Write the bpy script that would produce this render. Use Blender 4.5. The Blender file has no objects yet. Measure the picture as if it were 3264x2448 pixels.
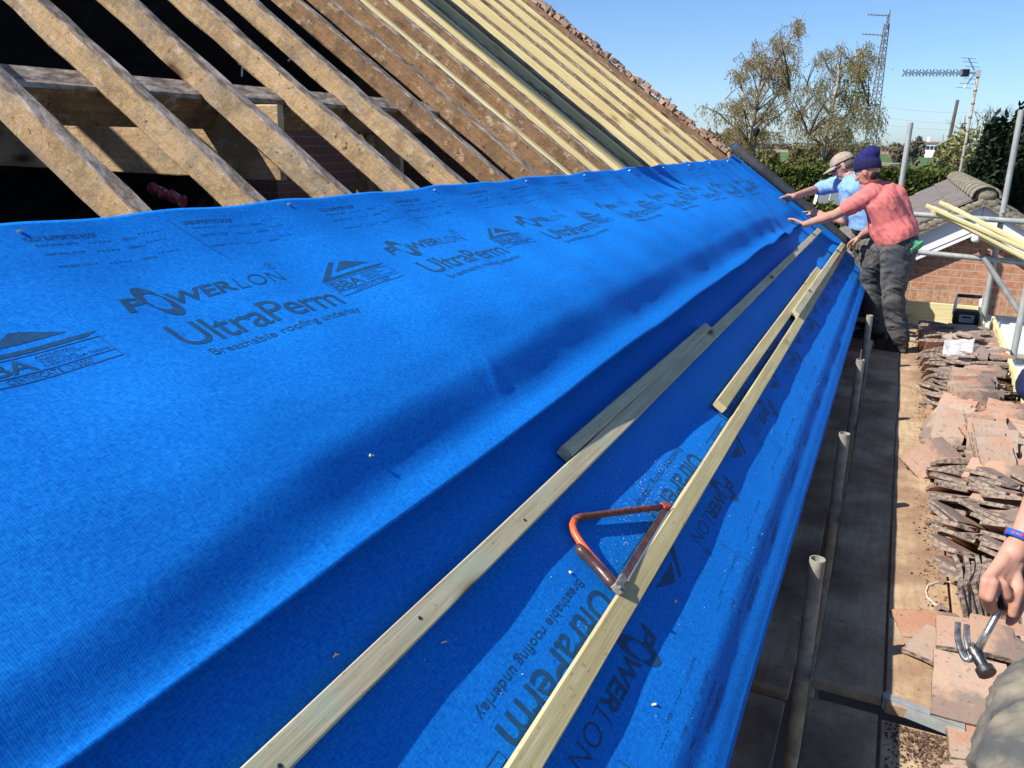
import bpy, bmesh, math, random
import numpy as np
from mathutils import Vector, Matrix, noise as mnoise
random.seed(7)
S = bpy.context.scene
COL = S.collection
PI = math.pi

# ------------------------------------------------------------------ camera, world, sun
FPX, CX, CY, CAMH = 2640.0, 1632.0, 1224.0, 1.65
R_ = np.array([0.9090505, -0.1308771, -0.39559875])      # world +X (away from the roof) in camera axes
D_ = np.array([0.41641186, 0.25090635, 0.87386908])      # world +Y (along the eaves)
U_ = np.array([0.01511121, 0.95912314, -0.28258532])     # world +Z
M3 = np.stack([R_, D_, U_])
O3 = np.array([0, 0, CAMH])
cd = bpy.data.cameras.new('camera'); cam = bpy.data.objects.new('camera', cd); COL.objects.link(cam)
cd.sensor_width = 36; cd.lens = 36 * FPX / 3264; cd.clip_start = 0.02; cd.clip_end = 4000
ax, ay, az = M3 @ np.array([1, 0, 0]), M3 @ np.array([0, 1, 0]), -(M3 @ np.array([0, 0, 1]))
mw = Matrix.Identity(4)
for i in range(3):
    mw[i][0], mw[i][1], mw[i][2], mw[i][3] = ax[i], ay[i], az[i], O3[i]
cam.matrix_world = mw
S.camera = cam

SUN = Vector((-0.75, -0.67, 1.0)).normalized()
W = bpy.data.worlds.new('World'); S.world = W; W.use_nodes = True
nt = W.node_tree; bg = nt.nodes['Background']
sky = nt.nodes.new('ShaderNodeTexSky'); sky.sky_type = 'NISHITA'; sky.sun_disc = False
sky.sun_elevation = math.asin(SUN.z); sky.sun_rotation = math.atan2(SUN.x, SUN.y) % (2 * PI)
sky.air_density = 0.8; sky.dust_density = 0.5; sky.ozone_density = 8.0; sky.altitude = 0
nt.links.new(sky.outputs[0], bg.inputs[0]); bg.inputs[1].default_value = 0.113
ld = bpy.data.lights.new('sun', 'SUN'); ld.energy = 5.0; ld.angle = math.radians(0.5); ld.color = (1.0, 0.94, 0.85)
lo = bpy.data.objects.new('sun', ld); COL.objects.link(lo)
lo.rotation_euler = (-SUN).to_track_quat('-Z', 'Y').to_euler()
lo.location = (-20, -20, 30)
S.view_settings.view_transform = 'Standard'; S.view_settings.look = 'None'
S.view_settings.exposure = 0.58; S.view_settings.gamma = 1.0

# ------------------------------------------------------------------ measuring helpers: photo pixel -> point in the place
def cray(p):
    v = M3 @ np.array([(p[0] - CX) / FPX, -(p[1] - CY) / FPX, 1.0]); return v
def on_plane(p, n, d):
    r = cray(p); n = np.array(n, float); t = (d - n @ O3) / (n @ r); return Vector(O3 + t * r)
def atY(p, y): return on_plane(p, (0, 1, 0), y)
def atZ(p, z): return on_plane(p, (0, 0, 1), z)
def atD(p, dep): return Vector(O3 + cray(p) * dep)
def g4(x, y): return (2400 + x * .4099, 420 + y * .4099)
def g3(x, y): return (2200 + x * .4823, y * .4823)
def gh(x, y): return (2900 + x * .5417, 1550 + y * .5417)
def gd(x, y): return (x * 1.47559, y * 1.47559)
def gs(x, y): return (1750 + x * .24116, 1550 + y * .24116)
TH = math.radians(35.3)
RN = Vector((math.sin(TH), 0, math.cos(TH)))
RU = Vector((-math.cos(TH), 0, math.sin(TH)))
E0 = Vector((-.152, 0, .48))
def RP(y, s, h=0.0): return E0 + Vector((0, y, 0)) + RU * s + RN * h
def roof_ys(p, h=0.0):
    q = on_plane(p, tuple(RN), RN.dot(E0) + h); return q.y, (q - E0).dot(RU)

# ------------------------------------------------------------------ object helpers
def tag(o, label=None, cat=None, group=None, kind=None):
    if label: o['label'] = label
    if cat: o['category'] = cat
    if group: o['group'] = group
    if kind: o['kind'] = kind
    return o
def empty(name, loc, label, cat, group=None, kind=None):
    o = bpy.data.objects.new(name, None); COL.objects.link(o); o.location = loc
    o.empty_display_size = .1
    return tag(o, label, cat, group, kind)
def link(name, me, mat, parent=None, smooth=False):
    o = bpy.data.objects.new(name, me); COL.objects.link(o)
    for m in (mat if isinstance(mat, (list, tuple)) else [mat]):
        if m: me.materials.append(m)
    if smooth:
        me.polygons.foreach_set('use_smooth', [True] * len(me.polygons))
    if parent is not None:
        o.parent = parent
        o.matrix_parent_inverse = Matrix.Translation(-Vector(parent.location)) if parent.type == 'EMPTY' else Matrix.Identity(4)
    return o

class MB:
    """collects shapes in world space, then links them as one mesh"""
    def __init__(s): s.v = []; s.f = []; s.m = []; s.mi = 0
    def add(s, vs, fs):
        b = len(s.v); s.v.extend([tuple(x) for x in vs])
        for f in fs: s.f.append(tuple(b + i for i in f)); s.m.append(s.mi)
    def box(s, c, sz, ax=None):
        c = Vector(c); ax = ax or (Vector((1, 0, 0)), Vector((0, 1, 0)), Vector((0, 0, 1)))
        vs = [c + ax[0] * (sz[0] / 2 * i) + ax[1] * (sz[1] / 2 * j) + ax[2] * (sz[2] / 2 * k) for i in (-1, 1) for j in (-1, 1) for k in (-1, 1)]
        s.add(vs, [(0, 1, 3, 2), (4, 6, 7, 5), (0, 4, 5, 1), (2, 3, 7, 6), (0, 2, 6, 4), (1, 5, 7, 3)])
    def bx(s, x0, x1, y0, y1, z0, z1): s.box(((x0 + x1) / 2, (y0 + y1) / 2, (z0 + z1) / 2), (x1 - x0, y1 - y0, z1 - z0))
    def bar(s, p0, p1, w, t, up=(0, 0, 1)):
        p0, p1 = Vector(p0), Vector(p1); d = p1 - p0; L = d.length; d.normalize()
        sd = d.cross(Vector(up)).normalized(); u = sd.cross(d)
        s.box((p0 + p1) / 2, (L, w, t), (d, sd, u))
    def tube(s, pts, rad, n=10, cap=True, hollow=None):
        pts = [Vector(p) for p in pts]; N = len(pts)
        rad = rad if isinstance(rad, (list, tuple)) else [rad] * N
        rings = []; prev = None
        for i, p in enumerate(pts):
            d = (pts[min(i + 1, N - 1)] - pts[max(i - 1, 0)]).normalized()
            if prev is None:
                a = d.orthogonal().normalized()
            else:
                a = (prev - d * prev.dot(d)).normalized()
            prev = a; b = d.cross(a)
            rings.append([p + (a * math.cos(2 * PI * k / n) + b * math.sin(2 * PI * k / n)) * rad[i] for k in range(n)])
        vs = [v for r in rings for v in r]; fs = []
        for i in range(N - 1):
            for k in range(n):
                k2 = (k + 1) % n; fs.append((i * n + k, i * n + k2, (i + 1) * n + k2, (i + 1) * n + k))
        if cap:
            fs.append(tuple(range(n - 1, -1, -1))); fs.append(tuple((N - 1) * n + k for k in range(n)))
        s.add(vs, fs)
    def ball(s, c, r, seg=10, ring=7, ax=None):
        c = Vector(c); r = r if isinstance(r, (tuple, list)) else (r, r, r)
        ax = ax or (Vector((1, 0, 0)), Vector((0, 1, 0)), Vector((0, 0, 1)))
        vs = []; fs = []
        for i in range(ring + 1):
            t = PI * i / ring
            for k in range(seg):
                p = 2 * PI * k / seg
                vs.append(c + ax[0] * (r[0] * math.sin(t) * math.cos(p)) + ax[1] * (r[1] * math.sin(t) * math.sin(p)) + ax[2] * (r[2] * math.cos(t)))
        for i in range(ring):
            for k in range(seg):
                k2 = (k + 1) % seg; fs.append((i * seg + k, (i + 1) * seg + k, (i + 1) * seg + k2, i * seg + k2))
        s.add(vs, fs)
    def prism(s, outline, d):
        """outline = list of points in one plane, extruded by vector d"""
        n = len(outline); a = [Vector(p) for p in outline]; b = [p + Vector(d) for p in a]
        fs = [tuple(range(n)), tuple(2 * n - 1 - i for i in range(n))] + [(i, i + n, (i + 1) % n + n, (i + 1) % n) for i in range(n)]
        s.add(a + b, fs)
    def mesh(s, name):
        me = bpy.data.meshes.new(name); me.from_pydata(s.v, [], s.f); me.update()
        if any(s.m): me.polygons.foreach_set('material_index', s.m)
        return me
    def build(s, name, mat, parent=None, smooth=False, fix=True):
        me = s.mesh(name)
        if fix:
            bm = bmesh.new(); bm.from_mesh(me); bmesh.ops.recalc_face_normals(bm, faces=bm.faces); bm.to_mesh(me); bm.free()
        return link(name, me, mat, parent, smooth)

# ------------------------------------------------------------------ materials
MATS = {}
def ramp(nt, fac, stops):
    r = nt.nodes.new('ShaderNodeValToRGB'); e = r.color_ramp.elements
    while len(e) < len(stops): e.new(0.5)
    for i, (p, c) in enumerate(stops): e[i].position = p; e[i].color = (*c, 1) if len(c) == 3 else c
    nt.links.new(fac, r.inputs[0]); return r.outputs[0]
def newmat(name, rough=.8, metal=0, spec=.3):
    m = bpy.data.materials.new(name); m.use_nodes = True; b = m.node_tree.nodes['Principled BSDF']
    b.inputs['Roughness'].default_value = rough; b.inputs['Metallic'].default_value = metal
    b.inputs['Specular IOR Level'].default_value = spec
    MATS[name] = m; return m, m.node_tree, b
def texco(nt, scale=(1, 1, 1), kind='Object', rot=(0, 0, 0)):
    t = nt.nodes.new('ShaderNodeTexCoord'); mp = nt.nodes.new('ShaderNodeMapping')
    mp.inputs['Scale'].default_value = scale; mp.inputs['Rotation'].default_value = rot
    nt.links.new(t.outputs[kind], mp.inputs[0]); return mp.outputs[0]
def nz(nt, vec, scale, detail=4, rough=.55, dist=0):
    n = nt.nodes.new('ShaderNodeTexNoise'); n.inputs['Scale'].default_value = scale
    n.inputs['Detail'].default_value = detail; n.inputs['Roughness'].default_value = rough; n.inputs['Distortion'].default_value = dist
    nt.links.new(vec, n.inputs['Vector']); return n.outputs['Fac']
def mix(nt, fac, a, b, mode='MIX'):
    x = nt.nodes.new('ShaderNodeMix'); x.data_type = 'RGBA'; x.blend_type = mode
    for sck, val in ((x.inputs['Factor'], fac), (x.inputs['A'], a), (x.inputs['B'], b)):
        if hasattr(val, 'is_linked') or isinstance(val, bpy.types.NodeSocket): nt.links.new(val, sck)
        elif isinstance(val, (int, float)): sck.default_value = val
        else: sck.default_value = (*val, 1)
    return x.outputs['Result']
def bump(nt, b, h, strength=.3, dist=.01):
    n = nt.nodes.new('ShaderNodeBump'); n.inputs['Strength'].default_value = strength; n.inputs['Distance'].default_value = dist
    nt.links.new(h, n.inputs['Height']); nt.links.new(n.outputs[0], b.inputs['Normal'])
def mathn(nt, op, a, b=None):
    n = nt.nodes.new('ShaderNodeMath'); n.operation = op
    for i, v in enumerate((a, b)):
        if v is None: continue
        if isinstance(v, bpy.types.NodeSocket): nt.links.new(v, n.inputs[i])
        else: n.inputs[i].default_value = v
    return n.outputs[0]
def simple(name, c1, c2, scale=8, rough=.8, metal=0, bs=.15, stretch=(1, 1, 1), spec=.3, kind='Object', lo=.35, hi=.68, detail=5, bd=.01):
    m, nt, b = newmat(name, rough, metal, spec)
    v = texco(nt, stretch, kind); f = nz(nt, v, scale, detail)
    nt.links.new(ramp(nt, f, [(lo, c1), (hi, c2)]), b.inputs['Base Color'])
    if bs: bump(nt, b, f, bs, bd)
    return m
def wood(name, base, dark, pale, knots=True, stain=None, rough=.85, rough_old=False, knot_col=(.09, .045, .02)):
    """grain runs along the local X axis of each timber"""
    m, nt, b = newmat(name, rough, 0, .2)
    oi = nt.nodes.new('ShaderNodeObjectInfo')
    tc = nt.nodes.new('ShaderNodeTexCoord')
    ad = nt.nodes.new('ShaderNodeVectorMath'); ad.operation = 'ADD'
    sc = nt.nodes.new('ShaderNodeVectorMath'); sc.operation = 'SCALE'
    cb = nt.nodes.new('ShaderNodeCombineXYZ')
    nt.links.new(oi.outputs['Random'], cb.inputs[0]); nt.links.new(oi.outputs['Random'], cb.inputs[1]); nt.links.new(oi.outputs['Random'], cb.inputs[2])
    nt.links.new(cb.outputs[0], sc.inputs[0]); sc.inputs['Scale'].default_value = 37.0
    nt.links.new(tc.outputs['Object'], ad.inputs[0]); nt.links.new(sc.outputs[0], ad.inputs[1])
    def mp(s):
        q = nt.nodes.new('ShaderNodeMapping'); q.inputs['Scale'].default_value = s; nt.links.new(ad.outputs[0], q.inputs[0]); return q.outputs[0]
    grain = nz(nt, mp((1.2, 45, 45)), 2.2, 5, .6, .6)
    col = ramp(nt, grain, [(.3, dark), (.5, base), (.72, pale)])
    big = nz(nt, mp((2.5, 9, 9)), 1.0, 4)
    col = mix(nt, mathn(nt, 'MULTIPLY', ramp(nt, big, [(.42, (0, 0, 0)), (.62, (1, 1, 1))]), .55), col, dark)
    spk = nz(nt, mp((30, 60, 60)), 1.4, 4, .7)
    col = mix(nt, ramp(nt, spk, [(.60, (0, 0, 0)), (.70, (.6, .6, .6))]), col, tuple(.45 * x for x in dark))
    if stain:
        st = nz(nt, mp((4, 7, 7)), 1.3, 5, .65)
        col = mix(nt, ramp(nt, st, [(.5, (0, 0, 0)), (.64, (.75, .75, .75))]), col, stain)
    if rough_old:
        mt = nz(nt, mp((5, 5, 5)), 1.6, 6, .68)
        col = mix(nt, ramp(nt, mt, [(.50, (0, 0, 0)), (.63, (.7, .7, .7))]), col, tuple(.50 * x for x in base))
        pl = nz(nt, mp((7, 9, 9)), 2.1, 6, .7)
        col = mix(nt, ramp(nt, pl, [(.56, (0, 0, 0)), (.68, (.75, .75, .75))]), col, (.56, .46, .33))
        dk = nz(nt, mp((26, 30, 30)), 1.3, 3, .6)
        col = mix(nt, ramp(nt, dk, [(.64, (0, 0, 0)), (.70, (.85, .85, .85))]), col, (.075, .045, .025))
    if knots:
        vo = nt.nodes.new('ShaderNodeTexVoronoi'); vo.feature = 'F1'; vo.inputs['Scale'].default_value = 1.0
        nt.links.new(mp((2.4, 7, 7)), vo.inputs['Vector'])
        kd = ramp(nt, vo.outputs['Distance'], [(.07, (1, 1, 1)), (.13, (.35, .35, .35)), (.2, (0, 0, 0))])
        col = mix(nt, kd, col, knot_col)
    nt.links.new(col, b.inputs['Base Color'])
    if rough_old: bump(nt, b, mathn(nt, 'ADD', mt, mathn(nt, 'MULTIPLY', pl, .8)), .75, .01)
    else: bump(nt, b, grain, .25, .004)
    return m
def brick(name, c1, c2, mortar, plane='XZ', bw=.225, bh=.075, soldier=False):
    m, nt, b = newmat(name, .9, 0, .15)
    tc = nt.nodes.new('ShaderNodeTexCoord'); sp = nt.nodes.new('ShaderNodeSeparateXYZ'); cb = nt.nodes.new('ShaderNodeCombineXYZ')
    nt.links.new(tc.outputs['Object'], sp.inputs[0])
    nt.links.new(sp.outputs['X' if plane[0] == 'X' else 'Y'], cb.inputs[0]); nt.links.new(sp.outputs['Z'], cb.inputs[1])
    br = nt.nodes.new('ShaderNodeTexBrick'); nt.links.new(cb.outputs[0], br.inputs['Vector'])
    br.inputs['Scale'].default_value = 1; br.inputs['Brick Width'].default_value = bw; br.inputs['Row Height'].default_value = bh
    br.inputs['Mortar Size'].default_value = .006; br.inputs['Mortar Smooth'].default_value = .3
    if soldier: br.offset = 0
    br.inputs['Color1'].default_value = (*c1, 1); br.inputs['Color2'].default_value = (*c2, 1); br.inputs['Mortar'].default_value = (*mortar, 1)
    n = nz(nt, texco(nt), 30, 5)
    col = mix(nt, .55, br.outputs['Color'], ramp(nt, n, [(.3, tuple(.5 * x for x in c1)), (.7, tuple(min(1, 1.3 * x) for x in c2))]), 'MIX')
    col = mix(nt, br.outputs['Fac'], col, mortar)
    nt.links.new(col, b.inputs['Base Color']); bump(nt, b, mathn(nt, 'MULTIPLY', br.outputs['Fac'], -1.0), .6, .006)
    return m

OLDW = wood('old_rafter_wood', (.47, .325, .18), (.37, .25, .135), (.56, .41, .245), stain=(.25, .215, .175), rough_old=True)
OLDTOP = simple('dusty_old_wood', (.13, .10, .08), (.40, .33, .27), 22, .95, bs=.7, stretch=(.7, 1.4, 1.4), lo=.38, hi=.62, detail=7)
OLDB = wood('brown_rafter_wood', (.28, .165, .085), (.20, .115, .06), (.36, .225, .125), stain=(.13, .095, .07), rough_old=True)
NEWW = wood('new_treated_wood', (.68, .575, .29), (.56, .44, .20), (.76, .68, .40), knot_col=(.30, .18, .07))
BATW = wood('batten_wood', (.54, .48, .32), (.40, .33, .20), (.62, .58, .42), stain=(.42, .48, .33), knot_col=(.12, .075, .04))
BATY = wood('fresh_batten_wood', (.56, .47, .24), (.42, .34, .16), (.64, .56, .33), knot_col=(.2, .12, .05))
PALE = wood('pale_new_wood', (.74, .66, .36), (.62, .53, .26), (.80, .74, .48), knot_col=(.42, .28, .12))
BOARD = None
def board_mat():
    m, nt, b = newmat('dirty_scaffold_board', .95, 0, .1)
    v = texco(nt, (1, 1, 1))
    f1 = nz(nt, v, 2.6, 7, .62); f2 = nz(nt, texco(nt, (14, 1.2, 14)), 3, 5, .6); f3 = nz(nt, v, 45, 4, .7)
    c = ramp(nt, f1, [(.30, (.17, .105, .072)), (.46, (.33, .215, .135)), (.60, (.50, .365, .225)), (.78, (.58, .45, .29))])
    c = mix(nt, mathn(nt, 'MULTIPLY', ramp(nt, f2, [(.45, (0, 0, 0)), (.7, (1, 1, 1))]), .45), c, (.26, .165, .11))
    c = mix(nt, ramp(nt, f3, [(.58, (0, 0, 0)), (.7, (.75, .75, .75))]), c, (.13, .085, .06))
    nt.links.new(c, b.inputs['Base Color']); bump(nt, b, f3, .35, .006); return m
BOARD = board_mat()
def sheet_mat(name, base, hi):
    m, nt, b = newmat(name, .7, 0, .08)
    tc = nt.nodes.new('ShaderNodeUVMap')
    def mp(s, r=0):
        q = nt.nodes.new('ShaderNodeMapping'); q.inputs['Scale'].default_value = s; q.inputs['Rotation'].default_value = (0, 0, r)
        nt.links.new(tc.outputs[0], q.inputs[0]); return q.outputs[0]
    fib = nz(nt, mp((38, 130, 1), .25), 2.0, 4, .7, .7)
    fib2 = nz(nt, mp((150, 40, 1), -.3), 1.7, 4, .7, .7)
    blot = nz(nt, mp((3, 5, 1)), 1.6, 4)
    wv = nt.nodes.new('ShaderNodeTexWave'); wv.wave_type = 'BANDS'; wv.bands_direction = 'X'; wv.inputs['Scale'].default_value = 75
    wv.inputs['Distortion'].default_value = 1.2; wv.inputs['Detail'].default_value = 2
    nt.links.new(mp((1, .25, 1), .12), wv.inputs['Vector'])
    f = mathn(nt, 'ADD', mathn(nt, 'MULTIPLY', fib, .55), mathn(nt, 'MULTIPLY', fib2, .45))
    c = mix(nt, ramp(nt, f, [(.40, (0, 0, 0)), (.60, (1, 1, 1))]), base, hi)
    c = mix(nt, mathn(nt, 'MULTIPLY', wv.outputs['Fac'], .15), c, tuple(.55 * x for x in base))
    c = mix(nt, mathn(nt, 'MULTIPLY', blot, .35), c, tuple(.7 * x for x in base))
    spk = nz(nt, mp((1, 1, 1)), 210, 2, .5)
    c = mix(nt, ramp(nt, spk, [(.74, (0, 0, 0)), (.80, (.5, .5, .5))]), c, (.25, .45, .75))
    nt.links.new(c, b.inputs['Base Color'])
    bump(nt, b, mathn(nt, 'ADD', f, mathn(nt, 'MULTIPLY', wv.outputs['Fac'], .3)), .12, .003)
    return m
SHEET = sheet_mat('blue_membrane', (.002, .130, .58), (.012, .285, .86))
INK = simple('print_ink', (.006, .055, .14), (.006, .085, .22), 60, .7, bs=0)
FELTD = simple('grey_membrane_back', (.022, .025, .03), (.04, .044, .052), 12, .8)
BLACKF = simple('black_underfelt', (.016, .016, .019), (.035, .035, .04), 6, .9)
STEELT = simple('galvanised_tube', (.30, .32, .31), (.44, .46, .44), 18, .55, .25, .1, (1, 1, .4))
STEELD = simple('dirty_tube', (.24, .225, .19), (.42, .39, .33), 22, .8, .05, .3)
COUP = simple('coupler_steel', (.14, .13, .12), (.28, .26, .24), 30, .6, .5, .3)
ZINC = simple('zinc_strip', (.34, .37, .37), (.48, .50, .49), 25, .5, .4, .1)
SOIL = simple('dark_dirt', (.05, .032, .022), (.20, .13, .09), 40, 1, bs=.5)
WHITEP = simple('white_plastic', (.74, .75, .77), (.82, .83, .84), 3, .35, bs=0, spec=.5)
MORTAR = simple('lichen_mortar', (.13, .115, .085), (.30, .265, .20), 22, .95, bs=.6)
ROOFT = simple('grey_brown_rooftile', (.135, .115, .105), (.21, .185, .17), 9, .9, bs=.3)
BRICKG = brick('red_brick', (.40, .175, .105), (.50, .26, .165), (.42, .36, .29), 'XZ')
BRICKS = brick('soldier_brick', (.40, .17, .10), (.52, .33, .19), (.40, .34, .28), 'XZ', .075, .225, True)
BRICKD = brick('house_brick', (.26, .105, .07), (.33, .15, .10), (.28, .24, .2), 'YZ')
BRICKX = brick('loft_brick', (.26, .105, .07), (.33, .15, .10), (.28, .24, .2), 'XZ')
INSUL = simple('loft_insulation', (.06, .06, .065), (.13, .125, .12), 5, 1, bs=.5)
def tile_mat():
    m, nt, b = newmat('clay_tile', .95, 0, .12)
    oi = nt.nodes.new('ShaderNodeObjectInfo'); v = texco(nt)
    tc = nt.nodes.new('ShaderNodeVectorMath'); tc.operation = 'ADD'
    cb = nt.nodes.new('ShaderNodeCombineXYZ')
    r37 = mathn(nt, 'MULTIPLY', oi.outputs['Random'], 37.0)
    for i in range(3): nt.links.new(r37, cb.inputs[i])
    nt.links.new(v, tc.inputs[0]); nt.links.new(cb.outputs[0], tc.inputs[1])
    base = ramp(nt, oi.outputs['Random'], [(0, (.42, .205, .125)), (.3, (.37, .225, .16)), (.55, (.45, .295, .21)), (.8, (.33, .245, .19)), (1, (.47, .27, .175))])
    f1 = nz(nt, tc.outputs[0], 9, 5, .6); f2 = nz(nt, tc.outputs[0], 55, 4, .65)
    c = mix(nt, ramp(nt, f1, [(.42, (0, 0, 0)), (.66, (.8, .8, .8))]), base, (.36, .30, .245))
    sp = nt.nodes.new('ShaderNodeSeparateXYZ'); nt.links.new(v, sp.inputs[0])
    edge = mathn(nt, 'ADD', mathn(nt, 'MULTIPLY', sp.outputs['X'], 8.0), mathn(nt, 'MULTIPLY', f1, 2.2))
    c = mix(nt, ramp(nt, mathn(nt, 'MULTIPLY', edge, .4), [(.50, (0, 0, 0)), (.62, (.72, .72, .72))]), c, (.17, .135, .12))   # weathered tail of the tile
    c = mix(nt, ramp(nt, f2, [(.58, (0, 0, 0)), (.7, (.8, .8, .8))]), c, (.13, .095, .075))
    nt.links.new(c, b.inputs['Base Color']); bump(nt, b, f2, .5, .006); return m
TILE = tile_mat()
TILEE = simple('dark_tile_edge', (.10, .082, .07), (.36, .28, .225), 38, .98, bs=.9, lo=.36, hi=.66, detail=6, bd=.02)  # side faces of each tile, darker than its flat faces
SKIN = simple('skin', (.44, .215, .15), (.56, .30, .215), 12, .55, bs=.05, spec=.35)
PINKT = simple('pink_cotton', (.60, .165, .15), (.64, .185, .17), 4, .9, bs=.1)
BLUET = simple('pale_blue_cotton', (.20, .36, .64), (.24, .41, .69), 4, .9, bs=.1)
JEANS = simple('dusty_work_trousers', (.055, .058, .066), (.145, .135, .125), 5, .95, bs=.2, lo=.40, hi=.75, detail=7)
JEANB = simple('grey_dusty_trousers', (.08, .083, .082), (.25, .22, .16), 13, .95, bs=.5, lo=.36, hi=.7, detail=8)
BOOT = simple('dark_boot', (.02, .018, .016), (.06, .05, .045), 20, .8)
NAVYK = simple('navy_knit', (.012, .012, .085), (.022, .022, .14), 60, .95, bs=.5, stretch=(1, 1, .4))
NAVYD = simple('navy_knit_band', (.010, .010, .045), (.016, .017, .07), 60, .95, bs=.5)
NAVYS = simple('navy_shirt', (.012, .018, .06), (.02, .03, .09), 20, .9)
CAPM = simple('beige_cap', (.30, .24, .19), (.42, .35, .28), 25, .9, bs=.15)
HAIR = simple('short_grey_hair', (.07, .06, .05), (.16, .14, .12), 90, .9, bs=.5)
HAIRD = simple('dark_hair', (.015, .01, .008), (.03, .022, .018), 90, .8, bs=.5)
EYE = simple('eye', (.03, .02, .015), (.05, .03, .02), 5, .2, bs=0)
GLOVE = simple('green_rubber_glove', (.05, .22, .12), (.10, .33, .19), 20, .8)
RUST = simple('rusty_paint', (.12, .055, .04), (.30, .075, .045), 55, .65, .2, .4)
SAWOR = simple('orange_paint', (.80, .13, .035), (.70, .10, .03), 30, .4, 0, .05, spec=.5)
SAWGR = simple('worn_brown_grip', (.055, .03, .03), (.10, .055, .05), 40, .35, .1, .2, spec=.5)
BLADE = simple('rusty_blade', (.14, .06, .035), (.27, .13, .085), 40, .55, .4, .2)
BRIGHTS = simple('bright_steel', (.55, .55, .54), (.72, .72, .70), 60, .3, .9, .1)
DARKS = simple('dark_steel', (.05, .05, .055), (.13, .13, .14), 40, .4, .8, .2)
CLAMPM = simple('clamp_steel', (.20, .18, .155), (.38, .35, .30), 50, .6, .4, .3)
RED = simple('red_paper', (.40, .04, .045), (.50, .30, .30), 26, .6, lo=.5, hi=.62)
ORANGE = simple('orange_plastic', (.85, .16, .03), (.9, .2, .04), 10, .4, bs=0)
BLKP = simple('black_plastic', (.015, .015, .017), (.03, .03, .033), 20, .5)
GREYP = simple('grey_plastic', (.30, .31, .32), (.40, .41, .42), 20, .5)
STRING = simple('white_string', (.75, .75, .73), (.8, .8, .78), 30, .8)
PAINTW = simple('white_bargeboard', (.74, .76, .80), (.82, .83, .85), 2, .45, bs=0)
def alpha_mat(name, col, a, rough=.2):
    m, nt, b = newmat(name, rough, 0, .6); b.inputs['Base Color'].default_value = (*col, 1); b.inputs['Alpha'].default_value = a; return m
BAG = alpha_mat('clear_polythene', (.8, .8, .85), .38)
GLASS = alpha_mat('dusty_glass', (.16, .18, .19), .82, .15)
BARKW = simple('white_birch_bark', (.42, .38, .32), (.10, .085, .07), 5, .9, stretch=(2, 2, 5), lo=.45, hi=.72)
BARKB = simple('brown_bark', (.06, .045, .032), (.13, .10, .075), 14, .95)
def leafm(name, c1, c2, tr=.3):
    m, nt, b = newmat(name, .75, 0, .15)
    oi = nt.nodes.new('ShaderNodeNewGeometry')
    c = ramp(nt, oi.outputs['Random Per Island'], [(0, c1), (1, c2)])
    nt.links.new(c, b.inputs['Base Color'])
    t = nt.nodes.new('ShaderNodeBsdfTranslucent'); nt.links.new(c, t.inputs['Color'])
    mx = nt.nodes.new('ShaderNodeMixShader'); mx.inputs[0].default_value = tr
    out = nt.nodes['Material Output']
    nt.links.new(b.outputs[0], mx.inputs[1]); nt.links.new(t.outputs[0], mx.inputs[2]); nt.links.new(mx.outputs[0], out.inputs[0])
    return m
LBIRCH = leafm('birch_catkins', (.21, .195, .085), (.36, .35, .16))
LBIRCHR = leafm('birch_catkins_reddish', (.26, .185, .09), (.40, .35, .15))
LHEDGE = leafm('hedge_leaf', (.03, .05, .014), (.14, .165, .035))
LDARK = leafm('conifer_leaf', (.008, .016, .009), (.03, .05, .02), .1)
LOLIVE = leafm('olive_scrub_leaf', (.14, .125, .05), (.27, .245, .10))
LOLIVEG = leafm('green_scrub_leaf', (.085, .10, .03), (.20, .21, .075))
LPALE = leafm('pale_spring_leaf', (.20, .21, .085), (.32, .31, .14))
LFAR = leafm('far_wood_leaf', (.10, .095, .07), (.17, .155, .11), .1)
TWIG = simple('twig_brown', (.11, .075, .05), (.17, .12, .08), 10, .9, bs=0)

# ------------------------------------------------------------------ ground and fields
def sheetq(name, x0, x1, y0, y1, z, mat, n=1):
    mb = MB(); mb.add([(x0, y0, z), (x1, y0, z), (x1, y1, z), (x0, y1, z)], [(0, 1, 2, 3)])
    return tag(mb.build(name, mat), kind='structure')
GRASS = simple('rough_grass', (.05, .075, .02), (.12, .14, .045), .6, 1, bs=0, lo=.3, hi=.7)
CROP = simple('green_crop', (.055, .12, .035), (.09, .16, .05), .02, 1, bs=0)
PLOUGH = simple('ploughed_soil', (.27, .19, .125), (.35, .255, .17), .03, 1, bs=0)
DRIVE = simple('driveway_concrete', (.26, .25, .23), (.36, .34, .31), 1.5, .95, bs=.1)
sheetq('ground', -2500, 2500, -60, 3000, -2.0, GRASS)
sheetq('field', -900, 900, 190, 430, -1.99, CROP)
sheetq('ploughed_field', -1400, 1400, 430, 1500, -1.98, PLOUGH)
sheetq('driveway', -.4, 6, -20, 16, -1.992, DRIVE)

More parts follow.
